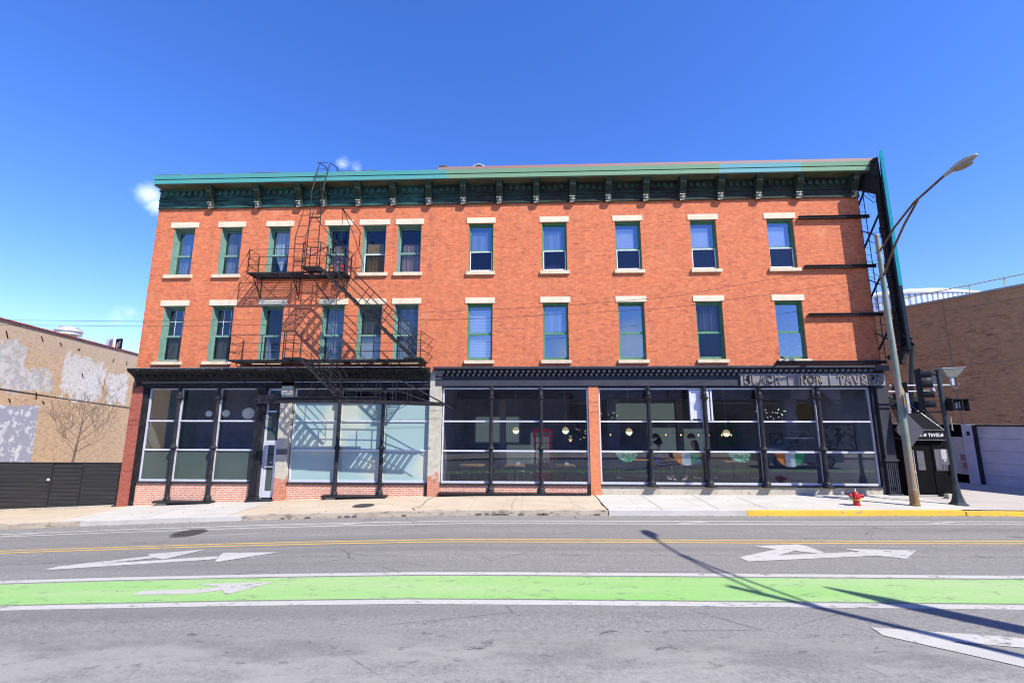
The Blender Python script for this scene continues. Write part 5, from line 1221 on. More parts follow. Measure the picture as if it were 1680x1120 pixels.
def rooftop_sign(x0, x1, y0, y1, z0, z1, lab, base, art):
    t = thing('rooftop_sign', lab, 'billboard', (x0, y0, z0-1.2))
    b = MB(); b.prism([(x0, y0, z0), (x1, y1, z0), (x1, y1, z1), (x0, y0, z1)], (0, .12, 0)); b.build('panel', base, t)
    for p, q, r0, r1, mt in art:
        b = MB(); xa, xb = x0+(x1-x0)*p, x0+(x1-x0)*q; ya, yb = y0+(y1-y0)*p-.02, y0+(y1-y0)*q-.02; za, zb = z0+(z1-z0)*r0, z0+(z1-z0)*r1
        b.prism([(xa, ya, za), (xb, yb, za+(zb-za)*.2), (xb, yb, zb*.98+.02*za), ((xa+xb)/2, (ya+yb)/2, zb), (xa, ya, zb-(zb-za)*.3)], (0, .012, 0)); b.build('artwork', mt, t)
    b = MB(); b.bar((x0+.2, y0+.2, z0-1.3), (x0+.2, y0+.2, z1-.2), .1); b.bar((x1-.2, y1+.2, z0-1.3), (x1-.2, y1+.2, z1-.2), .1); b.build('support', 'iron', t)
rooftop_sign(-32.0, -30.28, 15.2, 14, 7.2, 8.68, 'white rooftop billboard with red and purple artwork above the tan neighbour wall', 'white', [(.42, .72, .62, .92, 'coping'), (.66, .85, .45, .9, 'purple'), (.82, .93, .3, .7, 'orange_c')])
rooftop_sign(-30.2, -29.7, 14.1, 14, 7.2, 8.56, 'narrow dark rooftop billboard with red figures, right of the white one', 'door_black', [(.2, .5, .3, .8, 'coping'), (.5, .9, .5, .9, 'poster'), (.3, .8, .1, .3, 'red')])
FN = thing('fence', 'black slatted fence panels between the neighbour and the brick building', 'fence', (-19, -.0, -.7))
posts = (-30.0, -27.0, -24.0, -20.9, -18.58, -17.36, -15.86)
for a, c in zip(posts, posts[1:]):
    b = MB(); z = sz(a)-.06+.12; k = 0
    zb = min(sz(a), sz(c))+.02
    b.box(a+.03, c-.03, .07, .085, zb+.01, 1.05)
    while zb+.05+k*.148 < .98: b.box(a+.03, c-.03, .045, .069, zb+.03+k*.148, zb+.03+k*.148+.136); k += 1
    b.build('panel', 'fence', FN)
for x in posts: b = MB(); b.box(x-.028, x+.028, .03, .09, sz(x)-.3, 1.09); b.build('post', 'iron', FN)
b = MB(); b.box(-30, -15.85, .025, .095, 1.055, 1.085); b.build('top_rail', 'iron', FN)
b = MB(); xs_ = xs_between(-30, -15.86)
for a, c in zip(xs_, xs_[1:]): b.add([(a, -.12, sz(a)-.3), (c, -.12, sz(c)-.3), (c, .16, sz(c)-.3), (a, .16, sz(a)-.3), (a, -.12, sz(a)+.06), (c, -.12, sz(c)+.06), (c, .16, sz(c)+.06), (a, .16, sz(a)+.06)], [(4, 5, 6, 7), (0, 1, 5, 4), (3, 2, 6, 7)])
b.build('footing', 'concrete', FN)
b = MB(); b.box(-18.70, -18.62, .0, .03, .40, .48); b.build('latch', 'white', FN)
# bare young tree behind the fence
TR = thing('bare_tree', 'small leafless tree behind the black fence against the tan wall', 'tree', (-18.6, .75, -.66))
rr = random.Random(21); trk = MB(); br = MB()
def grow(b, p, d, L, r, depth):
    n = 4; pts = [p]; q = p.copy(); dd_ = d.copy()
    for i in range(n):
        dd_ = (dd_+Vector((rr.uniform(-.16, .16), rr.uniform(-.16, .16), rr.uniform(-.02, .16)))).normalized(); q = q+dd_*L/n; pts.append(q.copy())
    b.tube(pts, [r*(1-.55*i/n) for i in range(n+1)], 5)
    if depth <= 0: return
    k = 4 if depth == 3 else 3
    for i in range(k):
        t_ = rr.uniform(.35, 1); j = min(n-1, int(t_*n)); bp_ = pts[j].lerp(pts[j+1], t_*n-j)
        side = Vector((rr.uniform(-1, 1), rr.uniform(-.6, .6), rr.uniform(.1, .7))).normalized()
        grow(b, bp_, (dd_*.55+side*.8).normalized(), L*rr.uniform(.5, .75), max(.0045, r*.45), depth-1)
base = Vector((-18.6, .75, -.66)); pts = [base, base+Vector((.02, 0, 1.2)), base+Vector((.12, 0, 2.3)), base+Vector((.20, 0, 3.1)), base+Vector((.22, 0, 4.0))]
trk.tube(pts, [.055, .05, .038, .026, .01], 8); trk.build('trunk', 'bark', TR)
for (h, sx) in ((1.95, -1), (2.1, 1), (2.3, -1), (2.5, 1), (2.65, -1), (2.8, 1), (3.0, -1), (3.2, 1), (3.35, -1), (3.6, 1)):
    p = base+Vector((.02+.09*h/1.6, 0, h)); grow(br, p, Vector((sx*rr.uniform(.7, 1.2), rr.uniform(-.5, .5), rr.uniform(.35, .9))).normalized(), rr.uniform(.75, 1.3), .014, 3)
br.build('crown', 'bark', TR)

# ------------------------------------------------------------------ overhead wires
W1 = [(-60, 6.5), (-19.14, 6.26), (-13.66, 6.17), (-8.35, 6.22), (-3.59, 6.42), (.65, 6.58), (4.83, 6.89), (8.99, 7.60), (12.01, 8.15)]
W2 = [(-60, 6.3), (-19.1, 6.08), (-13.64, 5.99), (-8.33, 6.02), (-1.46, 6.19), (4.8, 6.5), (8.93, 7.06), (12.01, 7.5)]
for nm, P_, lb in (('overhead_wire', W1, 'thin overhead wire running left from the lamp post, upper of two'), ('overhead_wire', W2, 'thin overhead wire running left from the lamp post, lower of two')):
    b = MB(); b.tube([(x, -2.2, z) for x, z in P_], .0065, 5); o = b.build(nm, 'black'); tag(o, lb, 'wire')

# ------------------------------------------------------------------ inside the tavern
FL = .20
def chair(name, label, x, y, rz, mt='chair', h=.45, zf=FL):
    t = thing(name, label, 'chair', (x, y, zf), rz, 'bentwood chairs in the tavern', local=True)
    b = MB(); b.lathe([(.19, h-.02), (.20, h), (.19, h+.02)], (0, 0, 0), 14); b.build('seat', mt, t)
    for sx, sy in ((-1, -1), (1, -1), (-1, 1), (1, 1)):
        b = MB(); b.tube([(.13*sx, .13*sy, h), (.19*sx, .19*sy, 0)], .014, 6); b.build('leg', mt, t)
    b = MB(); b.tube([(-.17, .15, h), (-.19, .21, h+.28), (-.13, .24, h+.42), (0, .25, h+.47), (.13, .24, h+.42), (.19, .21, h+.28), (.17, .15, h)], .014, 6)
    b.tube([(-.10, .16, h), (-.11, .21, h+.24), (0, .23, h+.34), (.11, .21, h+.24), (.10, .16, h)], .010, 5); b.build('backrest', mt, t)
    return t
def place(src, label, x, y, rz, zf=FL):
    c = dup(src, (x, y, zf), rz, label=label); return c
ch = chair('bentwood_chair', 'black bentwood chair at the left end of the first table, left shop window', -3.0, 1.3, R(80))
place(ch, 'black bentwood chair behind the first table from the left, hoop back to the window', -2.35, 2.1, R(10))
place(ch, 'black bentwood chair right of the first table from the left', -1.75, 1.5, R(-80))
place(ch, 'black bentwood chair left of the middle table', -1.15, 1.5, R(85))
place(ch, 'black bentwood chair right of the middle table beside the red phone box', -.05, 1.35, R(-80))
ct = chair('metal_chair', 'pale metal chair behind the middle table', -.42, 2.15, R(5), 'chair_lt')
place(ct, 'pale metal chair behind the first table from the left', -2.75, 2.25, R(0))
place(ch, 'black bentwood chair right of the table beyond the phone box', 2.0, 1.5, R(-80))
def table(name, label, x, y, wd, h=.75, zf=FL):
    t = thing(name, label, 'table', (x, y, zf), 0, 'wooden tables behind the shop windows')
    b = MB(); b.box(x-wd/2, x+wd/2, y-.35, y+.35, zf+h-.04, zf+h); b.build('tabletop', 'wood', t)
    b = MB(); b.tube([(x, y, zf+.04), (x, y, zf+.3), (x, y, zf+h-.04)], [.035, .05, .03], 8); b.build('pedestal', 'chair', t)
    b = MB(); b.bar((x-.28, y, zf+.03), (x+.28, y, zf+.03), .06); b.bar((x, y-.28, zf+.03), (x, y+.28, zf+.03), .06); b.build('foot', 'chair', t)
table('dining_table', 'light wood table in the left part of the window next to the plaster pier', -2.37, 1.5, .98)
table('dining_table', 'light wood table in the middle window just left of the red phone box', -.63, 1.5, .8)
table('dining_table', 'light wood table left of the orange brick pier with a napkin holder', 1.38, 1.5, .8)
table('dining_table', 'light wood table behind the left green shamrock bunting', 4.3, 1.5, .75, 1.0)
table('dining_table', 'high table between the seated man and woman', 5.8, 1.6, .9, 1.0)
table('dining_table', 'light wood table behind the right green shamrock bunting', 8.1, 1.6, .9, .95)
def stool(label, x, y, h=.72):
    t = thing('bar_stool', label, 'stool', (x, y, FL), 0, 'bar stools in the tavern')
    b = MB(); b.lathe([(.16, h-.03), (.18, h-.01), (.18, h+.01), (.16, h+.02)], (x, y, FL), 14); b.build('seat', 'chair', t)
    for k in range(4):
        a_ = R(45+90*k); b = MB(); b.tube([(x+.11*math.cos(a_), y+.11*math.sin(a_), FL+h-.03), (x+.2*math.cos(a_), y+.2*math.sin(a_), FL)], .014, 5); b.build('leg', 'chair', t)
    b = MB(); b.tube([(x+.165*math.cos(R(45+90*k)), y+.165*math.sin(R(45+90*k)), FL+.27) for k in range(5)], .01, 5); b.build('foot_ring', 'galv', t)
stool('black bar stool under the seated man', 5.12, 1.55); stool('black bar stool under the seated woman', 6.62, 1.55)
stool('black bar stool left of the left shamrock table', 3.55, 1.5); stool('black bar stool right of the left shamrock table', 4.95, 2.4); stool('black bar stool right of the right shamrock table', 8.9, 1.6); stool('black bar stool left of the right shamrock table', 7.35, 1.7)
# napkin holders
for x, lb in ((1.45, 'small pale napkin holder on the table by the orange brick pier'), (-.5, 'small pale menu stand on the table left of the red phone box')):
    t = thing('napkin_holder', lb, 'napkin holder', (x, 1.5, FL+.75)); b = MB(); b.prism([(x-.1, 1.46, FL+.751), (x+.1, 1.46, FL+.751), (x+.08, 1.46, FL+.84), (x-.06, 1.46, FL+.86)], (0, .07, 0)); b.build('holder', 'white_c', t)
# phone box
px0, px1, py = .14, .92, 2.5
PB = thing('phone_box', 'red telephone box behind the iron column of the middle shop window', 'phone box', (.53, 2.9, FL))
b = MB()
for x in (px0, px1-.09): 
    for y in (py, py+.7): b.box(x, x+.09, y, y+.09, FL, 2.2)
b.box(px0, px1, py, py+.79, FL, FL+.35); b.box(px0-.03, px1+.03, py-.03, py+.82, 2.02, 2.28); b.prism([(px0, py, 2.281), (px1, py, 2.281), (px1-.15, py, 2.38), (px0+.15, py, 2.38)], (0, .79, 0))
for k in range(1, 6): b.box(px0+.09, px1-.09, py+.01, py+.04, FL+.35+.24*k, FL+.38+.24*k)
for x in (px0+.24, px1-.27): b.box(x, x+.03, py+.01, py+.04, FL+.35, 2.02)
b.build('cabin', 'phone_red', PB)
b = MB(); b.box(px0+.08, px1-.08, py-.045, py-.031, 2.07, 2.2); SGN = b.build('sign_panel', 'mat_white', PB)
b = MB(); write(b, 'TELEPHONE'.replace('N', 'N'), px0+.11, 2.10, py-.046, .052, .07, .009, .012, .003) if all(c in GL for c in 'TELEPHONE') else None; b.build('lettering', 'black_letter', SGN)
# room furniture at the back
t = thing('back_bar', 'dark wooden back bar with rows of bottles deep in the right shop', 'bar', (9.0, 5.6, FL))
b = MB(); b.box(8.0, 10.6, 4.6, 5.1, FL, FL+1.05); b.box(7.95, 10.65, 4.5, 5.15, FL+1.05, FL+1.10); b.build('counter', 'wood', t)
b = MB(); b.box(9.3, 10.4, 5.9, 5.95, FL+1.0, 2.9)
for z in (1.5, 1.9, 2.3, 2.7): b.box(9.25, 10.45, 5.6, 5.9, z, z+.03)
SH = b.build('shelving', 'opp_brick', t)
rr = random.Random(4); b = MB()
for z in (1.53, 1.93, 2.33):
    x = 9.32
    while x < 10.4: h = rr.uniform(.2, .3); b.lathe([(.035, 0), (.035, h*.6), (.014, h*.75), (.014, h)], (x, 5.72, z), 6); x += rr.uniform(.09, .14)
b.build('bottles', 'green_c', SH)
for x, y, lb in ((-1.3, 4.2, 'square dark column inside the shop left of the phone box'), (3.1, 4.4, 'square dark column inside the shop behind the orange pier'), (7.0, 4.6, 'square dark column inside the shop behind the seated woman')):
    t = thing('interior_column', lb, 'column', (x, y, FL), 0, 'columns inside the tavern'); b = MB(); b.box(x-.14, x+.14, y-.14, y+.14, FL, 4.24); b.box(x-.18, x+.18, y-.18, y+.18, 3.9, 4.0); b.build('shaft', 'interior_pier' if False else 'opp_brick', t)
t = thing('air_duct', 'long round metal duct under the tavern ceiling', 'duct', (3, 3.2, 3.9)); b = MB(); b.tube([(-3.3, 3.2, 3.85), (11.4, 3.2, 3.85)], .19, 12)
for k in range(8): b.tube([(-2.5+1.8*k, 3.2, 3.85), (-2.46+1.8*k, 3.2, 3.85)], .205, 12)
b.build('duct', 'iron', t)
# pendant lamps
def pendant(label, x, y, z, r=.14):
    t = thing('pendant_lamp', label, 'pendant lamp', (x, y, z), 0, 'globe pendants in the tavern')
    b = MB(); b.lathe([(.02, r), (r*.5, r*.87), (r*.87, r*.5), (r, .0)], (x, y, z), 16); b.build('shade', 'gold', t, smooth=True)
    b = MB(); b.lathe([(r*.99, -.002), (r*.86, -r*.5), (r*.5, -r*.86), (.02, -r)], (x, y, z), 16); b.build('globe', 'bulb', t, smooth=True)
    b = MB(); b.tube([(x, y, z+r), (x, y, 4.2)], .006, 4); b.build('cord', 'galv', t)
pendant('gold and white globe pendant in the middle shop window left of the phone box', -.60, 1.5, 2.31)
pendant('gold and white globe pendant beyond the phone box, left of the orange pier', 1.43, 1.5, 2.31)
pendant('gold and white globe pendant above the left shamrock bunting', 4.0, 1.5, 2.27)
pendant('gold and white globe pendant right of the seated woman', 7.88, 1.5, 2.22)
for i, (x, z, r) in enumerate(((-13.55, 2.98, .13), (-12.95, 2.99, .15), (-12.1, 3.0, .24))):
    lb = ('small dim globe lamp, leftmost of three in the left shopfront', 'ribbed pale globe lamp, middle of three in the left shopfront', 'large white globe lamp in the left shopfront beside the fluted pilaster')[i]
    t = thing('globe_lamp', lb, 'globe lamp', (x, 1.4+.2*i, z), 0, 'globe lamps in the left shop'); b = MB(); b.lathe([(.02, r), (r*.5, r*.87), (r*.87, r*.5), (r, 0), (r*.87, -r*.5), (r*.5, -r*.87), (.02, -r)], (x, 1.4+.2*i, z), 18); b.build('globe', 'globe', t, smooth=True)
    b = MB(); b.tube([(x, 1.4+.2*i, z+r), (x, 1.4+.2*i, 4.2)], .006, 4); b.build('cord', 'black', t)
def cluster(label, x, y, z, n, sx, sz_, r, seed, mt='bulb'):
    t = thing('chandelier', label, 'chandelier', (x, y, z)); rr = random.Random(seed)
    b = MB(); a = MB(); a.tube([(x, y, z+sz_), (x, y, 4.2)], .008, 4)
    for k in range(n):
        p = Vector((x+rr.uniform(-sx, sx), y+rr.uniform(-.2, .2), z+rr.uniform(-sz_, sz_))); b.lathe([(.003, r), (r*.87, r*.5), (r*.87, -r*.5), (.003, -r)], p, 8); a.tube([(x, y, z), tuple(p)], .005, 4)
    a.build('frame', 'black', t); b.build('bulbs', mt, t)
cluster('cluster lamp of small gold discs behind the window left of the orange pier', 1.95, 2.2, 2.12, 12, .45, .28, .028, 4, 'gold')
cluster('cluster lamp of small pale bulbs at the left edge of the right shopfront', 3.3, 2.0, 2.9, 9, .4, .28, .028, 9, 'gold')
cluster('sparkling bulb chandelier near the wide right windows under the sign board', 10.0, 1.9, 2.95, 18, .75, .26, .020, 6)
for i, (x, z) in enumerate(((1.75, 1.93), (2.6, 1.93))):
    t = thing('wall_light', ('small copper half dome lamp left of the cluster lamp', 'small copper half dome lamp beside the orange pier')[i], 'lamp', (x, 3.0, z)); b = MB(); b.lathe([(.09, 0), (.085, -.05), (.03, -.09)], (x, 3.0, z), 12); b.build('dome', 'gold', t); b = MB(); b.lathe([(.05, -.09), (.03, -.12)], (x, 3.0, z), 10); b.build('bulb', 'amber', t)
b = MB()
t = thing('string_lights', 'row of small amber bulbs hanging across the tavern above the two people', 'string lights', (6, 3, 2.1)); w_ = MB(); w_.tube([(3.2, 3, 2.2), (9.6, 3, 2.18)], .006, 4); w_.build('wire', 'black', t)
for x in (3.5, 4.35, 5.9, 6.55, 6.95, 7.3, 7.75, 8.3, 8.7): b.lathe([(.01, .04), (.025, 0), (.01, -.04)], (x, 3.0, 2.10), 8)
b.build('bulbs', 'amber', t)
for i, x in enumerate((5.35, 6.85)):
    t = thing('dome_lamp', ('black and copper dome lamp above the seated man', 'black and copper dome lamp above the seated woman')[i], 'lamp', (x, 2.6, 2.0)); b = MB(); b.lathe([(.03, .16), (.14, .10), (.17, .0)], (x, 2.6, 2.02), 14); b.build('shade', 'chair', t); b = MB(); b.lathe([(.165, -.001), (.15, -.05), (.08, -.07)], (x, 2.6, 2.02), 14); b.build('diffuser', 'wood', t)
# bunting on the transom, inside the glass
def fan(name, label, cx, r, mats, zt=1.56, zig=False):
    t = thing(name, label, 'bunting', (cx, .24, zt)); n = 18; k = len(mats)
    for i, mt in enumerate(mats):
        b = MB(); x0 = -r+2*r*i/k; x1 = -r+2*r*(i+1)/k; bot = []
        for j in range(n+1):
            x = x0+(x1-x0)*j/n; z = -math.sqrt(max(0, r*r-x*x))*.98
            if zig: z = z*(1-.16*abs(math.sin(x*23)))
            bot.append((cx+x, .235+.02*math.sin(x*40), zt+z))
        b.prism([(cx+x0, .235, zt)]+bot+[(cx+x1, .235, zt)], (0, .012, 0)); b.build('cloth' if not zig else 'foil', mt, t)
fan('tricolour_bunting', 'orange white and green half round bunting between the two seated people', 5.82, .50, ('orange_c', 'white_c', 'green_c'))
fan('tricolour_bunting', 'orange white and green half round bunting right of the third iron column', 9.62, .55, ('orange_c', 'white_c', 'green_c'))
fan('shamrock_bunting', 'green and white foil half round bunting beside the orange brick pier', 3.62, .42, ('shamrock',), zig=True)
fan('shamrock_bunting', 'green and white foil half round bunting between the tricolour ones', 7.80, .42, ('shamrock',), zig=True)
# pictures on the slanting right wall
def picture(label, y, z, w_, h, fr, mat_, seed):
    n = Vector((-.894, -.447, 0)); u = Vector((.447, -.894, 0)); c = Vector((dX(y)-.15, y, z))+n*.03
    t = thing('framed_picture', label, 'picture', tuple(c)); t_ = MB()
    def sl(mb, w2, h2, d0, d1):
        mb.prism([tuple(c+u*a+Vector((0, 0, b_))+n*d0) for a, b_ in ((-w2, -h2), (w2, -h2), (w2, h2), (-w2, h2))], n*(d1-d0)); return mb
    sl(MB(), w_/2+.03, h/2+.03, 0, .02).build('frame', fr, t); sl(MB(), w_/2, h/2, .0201, .024).build('print', mat_, t)
    rr = random.Random(seed); b = MB()
    pts = [(-.12, -.4), (-.05, -.1), (-.16, .08), (-.05, .2), (-.12, .33), (.0, .42), (.12, .33), (.05, .2), (.16, .08), (.05, -.1), (.14, -.4), (0, -.15)]
    b.prism([tuple(c+u*(a*w_)+Vector((0, 0, b_*h))+n*.0245) for a, b_ in pts], n*.002); b.build('figure', flat('faded_ink', (.10, .10, .11)), t) if w_ > .9 else None
picture('large framed black and white print of a figure near the right corner of the shopfront', 1.45, 2.08, 1.15, .95, 'black', 'picture', 1)
picture('white mounted framed picture in the fifth shop window from the pier', 2.95, 2.0, .85, .52, 'mat_white', 'picture', 2)
picture('small dark framed picture left of the white mounted one', 3.85, 1.92, .55, .42, 'black', 'picture', 3)
t = thing('banner', 'amber hanging disc behind the fourth iron column of the right shopfront', 'ornament', (10.9, 1.5, 3.0)); b = MB(); b.lathe([(.34, -.02), (.36, 0), (.34, .02)], (10.98, 1.4, 3.05), 18, 'y'); b.build('disc', flat('dim_amber', (.16, .08, .015)), t)

# ------------------------------------------------------------------ people at the high table
def skin_obj(name, joints, edges, mt, parent, sub=2, root=0):
    me = bpy.data.meshes.new(name); me.from_pydata([tuple(Vector(p)) for p, r in joints], edges, []); o = bpy.data.objects.new(name, me); col.objects.link(o); o.parent = parent
    md = o.modifiers.new('skin', 'SKIN'); md.use_smooth_shade = True; md.branch_smoothing = .5
    for i, (p, r) in enumerate(joints):
        rr_ = r if isinstance(r, tuple) else (r, r); me.skin_vertices[0].data[i].radius = rr_; me.skin_vertices[0].data[i].use_root = (i == root)
    s = o.modifiers.new('sub', 'SUBSURF'); s.levels = sub; s.render_levels = sub
    me.materials.append(M[mt]); return o
def person(label, x, y, z, s, skin, top, legs, female):
    """seated on a stool, facing +x when s=1; local coordinates: a = forward, b = sideways"""
    t = thing('person', label, 'person', (x, y, z), 0, None, local=True)
    def P(a, b, c): return (s*a, b, c)
    seat = .74
    J = [(P(0, 0, seat+.10), (.12, .11)), (P(.02, 0, seat+.32), (.105, .10)), (P(.05, 0, seat+.50), (.12, .10)), (P(.065, 0, seat+.60), (.06, .055)), (P(.075, 0, seat+.655), .043), (P(.085, 0, seat+.70), .043), (P(.11, 0, seat+.77), (.085, .075)), (P(.105, 0, seat+.86), (.115, .10)), (P(.095, 0, seat+.94), (.105, .095)), (P(.09, 0, seat+.985), (.06, .055))]
    E_ = [(0, 1), (1, 2), (2, 3), (3, 4), (4, 5), (5, 6), (6, 7), (7, 8), (8, 9)]
    for sd in (-1, 1):
        k = len(J)
        J += [(P(.05, sd*.17, seat+.56), .06), (P(.10, sd*.21, seat+.32), .047), (P(.36, sd*.16, seat+.30), .036), (P(.44, sd*.13, seat+.31), .034)]
        E_ += [(2, k), (k, k+1), (k+1, k+2), (k+2, k+3)]
        hand = k+3
        for f_ in range(4): J.append((P(.49, sd*(.10+.018*f_), seat+.315+.004*f_), .010)); J.append((P(.535-.006*abs(f_-1.5), sd*(.10+.02*f_), seat+.30), .009)); E_ += [(hand, len(J)-2), (len(J)-2, len(J)-1)]
        J.append((P(.46, sd*.08, seat+.33), .011)); E_.append((hand, len(J)-1)); J.append((P(.49, sd*.065, seat+.325), .010)); E_.append((len(J)-2, len(J)-1))
        k = len(J)
        kx = .46 if sd < 0 else .42; J += [(P(.05, sd*.10, seat+.07), .085), (P(kx, sd*.13, seat+.06), .062), (P(kx+.02, sd*.12, seat-.22), .05), (P(kx-.02+(.12 if sd < 0 else 0), sd*.12, seat-.46), .038), (P(kx+.14, sd*.13, seat-.52), .034)]
        E_ += [(0, k), (k, k+1), (k+1, k+2), (k+2, k+3), (k+3, k+4)]
    skin_obj('body', J, E_, skin, t)
    # shirt and trousers follow the same bones, a little larger
    SJ = [(P(0, 0, seat+.03), (.17, .16)), (P(.01, 0, seat+.18), (.165, .155)), (P(.03, 0, seat+.34), (.155, .14)), (P(.05, 0, seat+.51), (.165, .145)), (P(.066, 0, seat+.60), (.08, .075))]; SE = [(0, 1), (1, 2), (2, 3), (3, 4)]
    for sd in (-1, 1): k = len(SJ); SJ += [(P(.05, sd*.175, seat+.55), .078), (P(.09, sd*.21, seat+.36), .064)] + ([(P(.32, sd*.17, seat+.305), .05)] if female else []); SE += [(3, k), (k, k+1)]+([(k+1, k+2)] if female else [])
    skin_obj('shirt', SJ, SE, top, t)
    LJ = [(P(.02, 0, seat+.07), (.11, .12))]; LE = []
    for sd in (-1, 1):
        k = len(LJ); kx = .46 if sd < 0 else .42; end = -.40
        LJ += [(P(.06, sd*.10, seat+.075), .096), (P(kx, sd*.13, seat+.06), .073), (P(kx+.02, sd*.12, seat-.22), .06), (P(kx+.0+(.09 if sd < 0 else 0), sd*.12, seat+end), .05)]; LE += [(0, k), (k, k+1), (k+1, k+2), (k+2, k+3)]
    skin_obj('trousers', LJ, LE, legs, t)
    for sd in (-1, 1):
        kx = .46 if sd < 0 else .42; skin_obj('shoe', [(P(kx-.04+(.12 if sd < 0 else 0), sd*.12, seat-.50), .048), (P(kx+.06+(.1 if sd < 0 else 0), sd*.125, seat-.53), .044), (P(kx+.17+(.06 if sd < 0 else 0), sd*.13, seat-.55), .032)], [(0, 1), (1, 2)], 'shoe', t)
    # face
    b = MB(); hz_ = seat+.85
    b.add([P(.155, -.016, hz_-.035), P(.155, .016, hz_-.035), P(.155, .006, hz_+.03), P(.155, -.006, hz_+.03), P(.20, 0, hz_-.03), P(.165, 0, hz_+.03)], [(0, 1, 4), (1, 2, 5, 4), (2, 3, 5), (3, 0, 4, 5), (0, 3, 2, 1)]); b.build('nose', skin, t)
    b = MB()
    for sd in (-1, 1): b.lathe([(.003, .010), (.011, 0), (.003, -.010)], P(.160, sd*.034, hz_+.03), 8)
    b.build('eyes', 'ink', t); b = MB(); b.box(min(s*.150, s*.168), max(s*.150, s*.168), -.024, .024, hz_-.062, hz_-.052); b.build('mouth', 'coping', t)
    b = MB()
    for sd in (-1, 1): b.lathe([(.006, -.03), (.02, -.01), (.024, .015), (.008, .03)], P(.10, sd*.092, hz_), 8)
    b.build('ears', skin, t)
    if female: skin_obj('hair', [(P(.11, 0, seat+.97), (.10, .11)), (P(.03, 0, seat+.92), (.15, .14)), (P(-.03, 0, seat+.72), (.075, .10)), (P(-.06, 0, seat+.50), (.05, .09)), (P(-.07, 0, seat+.36), (.03, .05))], [(0, 1), (1, 2), (2, 3), (3, 4)], 'hair', t)
    else:
        skin_obj('hair', [(P(.11, 0, seat+.965), (.10, .105)), (P(.06, 0, seat+.95), (.135, .13)), (P(.02, 0, seat+.90), (.12, .12)), (P(.01, 0, seat+.82), (.08, .09))], [(0, 1), (1, 2), (2, 3)], 'hair', t, root=1)
        skin_obj('beard', [(P(.125, 0, seat+.745), (.075, .085)), (P(.13, 0, seat+.785), (.07, .09))], [(0, 1)], 'hair', t)
person('man with beard in purple shirt seated on a stool, arms on the table, facing right', 5.08, 1.55, FL, 1, 'skin', 'purple', 'jeans', False)
person('woman with long dark hair and teal top seated facing left', 6.66, 1.55, FL, -1, 'skin2', 'teal_top', 'jeans', True)

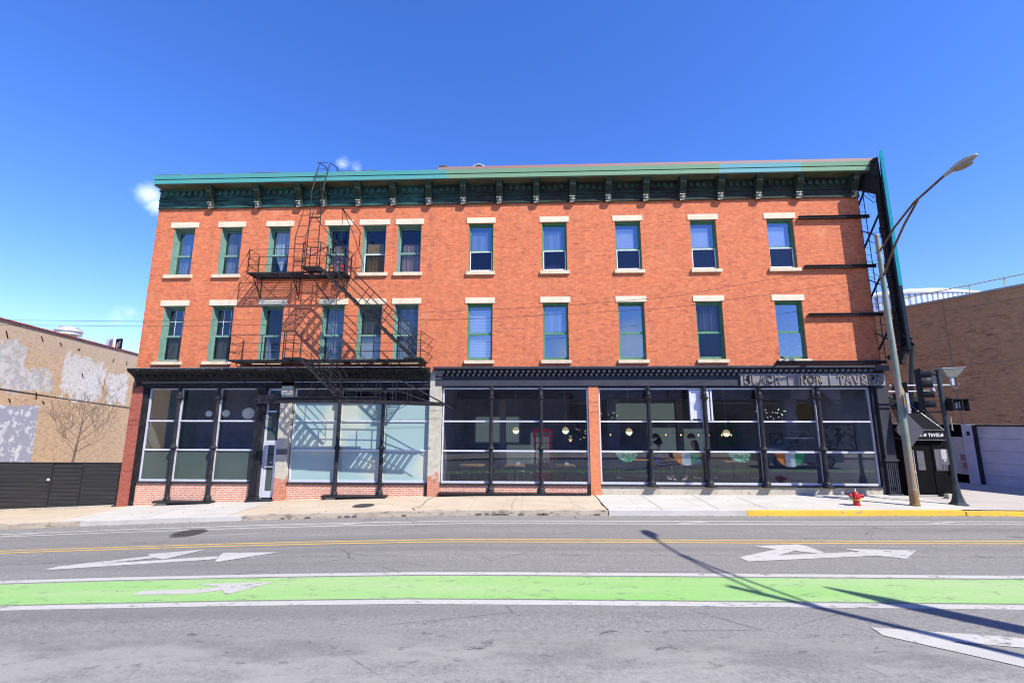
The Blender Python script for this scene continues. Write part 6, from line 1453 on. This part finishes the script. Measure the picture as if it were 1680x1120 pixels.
# ------------------------------------------------------------------ things behind the viewer that show in the glass
def suv(x, y, rz, label):
    t = thing('parked_car', label, 'car', (x, y, sz(x)+RD), rz, None, local=True)
    b = MB(); lo = [(-2.3, .35), (-2.32, .75), (-2.2, .98), (-2.05, 1.05), (1.05, 1.05), (2.1, .93), (2.32, .75), (2.34, .4), (2.2, .3)]
    arch = []
    for cx in (1.42, -1.42): arch += [(cx+.42*math.cos(R(a_)), .33+.42*math.sin(R(a_))) for a_ in range(0, 181, 30)]
    prof = lo+[(1.95, .3)]+[q for q in arch[:7]]+[(.9, .3), (-.9, .3)]+[q for q in arch[7:]]+[(-1.95, .3)]
    b.prism([(px_, -.9, pz) for px_, pz in prof], (0, 1.8, 0)); b.build('body', 'suv', t)
    b = MB(); k = [(-2.1, -.86, 1.051), (1.05, -.86, 1.051), (.45, -.72, 1.62), (-1.95, -.72, 1.66)]; k2 = [(a, -b_, c) for a, b_, c in k]
    b.add(k+k2, [(0, 1, 2, 3), (4, 7, 6, 5), (0, 4, 5, 1), (1, 5, 6, 2), (2, 6, 7, 3), (3, 7, 4, 0)]); b.build('cabin', 'car_glass', t)
    b = MB(); b.box(-1.95, .42, -.73, .73, 1.655, 1.70)
    for xx in (-.15, -1.15): 
        for sd in (-1, 1): b.bar((xx, sd*.87, 1.05), (xx-.02, sd*.735, 1.66), .07)
    b.build('roof', 'suv', t)
    for cx in (1.42, -1.42):
        for sd in (-1, 1):
            b = MB(); b.lathe([(.2, -.1), (.34, -.11), (.35, 0), (.34, .11), (.2, .1)], (cx, sd*.82, .35), 20, 'y'); wv = b.build('wheel', 'rubber', t)
            b = MB(); b.lathe([(.19, -.115), (.21, -.112), (.21, .112), (.19, .115)], (cx, sd*.82, .35), 14, 'y'); b.build('rim', 'galv', wv)
    b = MB(); b.box(2.25, 2.35, -.85, -.55, .68, .84); b.build('headlight', 'lamp_head', t); b = MB(); b.box(2.25, 2.35, .55, .85, .68, .84); b.build('headlight', 'lamp_head', t)
    b = MB(); b.box(-.25, -.05, .90, .92, .85, .88); b.box(-1.3, -1.1, .90, .92, .85, .88); b.build('door_handle', 'suv', t)
suv(16.2, -11.6, R(180), 'silver lavender sports utility car parked across the street, seen in the shop glass')
O = thing('opposite_building', 'dark brick building across the street, mirrored in the shop windows', 'building', (-6, -34, 0))
b = MB(); b.box(-70, 4, -40, -30, -2, 6.6); b.build('wall', 'opp_brick', O)
b = MB(); x = -66
while x < 2: b.box(x, x+2.2, -30.0, -29.96, .9, 4.6); x += 4.6
b.build('shop_openings', 'film_dark', O)
Vd = thing('railway_viaduct', 'concrete railway viaduct across the street, mirrored in the shop windows', 'viaduct', (30, -36, 0))
b = MB(); b.box(4.5, 90, -40, -30, 4.9, 6.4); b.box(4.5, 90, -30.2, -29.9, 6.4, 7.2); b.build('deck', 'opp_conc', Vd)
for x in range(8, 90, 9): b = MB(); b.box(x, x+1.2, -31.5, -30.5, 0, 4.89); b.build('pier', 'opp_conc', Vd)
b = MB(); b.box(4.5, 90, -41, -40.2, -.2, 4.9); b.build('back_wall', 'opp_brick', Vd)
t = thing('steel_column', 'broad steel post on the viewer side, casting the wide shadow at the right edge', 'post', (10.8, -14.4, 0))
b = MB(); b.tube([(10.6, -14.2, 0), (10.6, -14.2, 7.3)], .20, 8); b.prism([(10.42, -14.2, 7.3), (10.78, -14.2, 7.3), (10.60, -14.2, 8.2)], (0, .1, 0)); b.build('post', 'signal_pole', t)
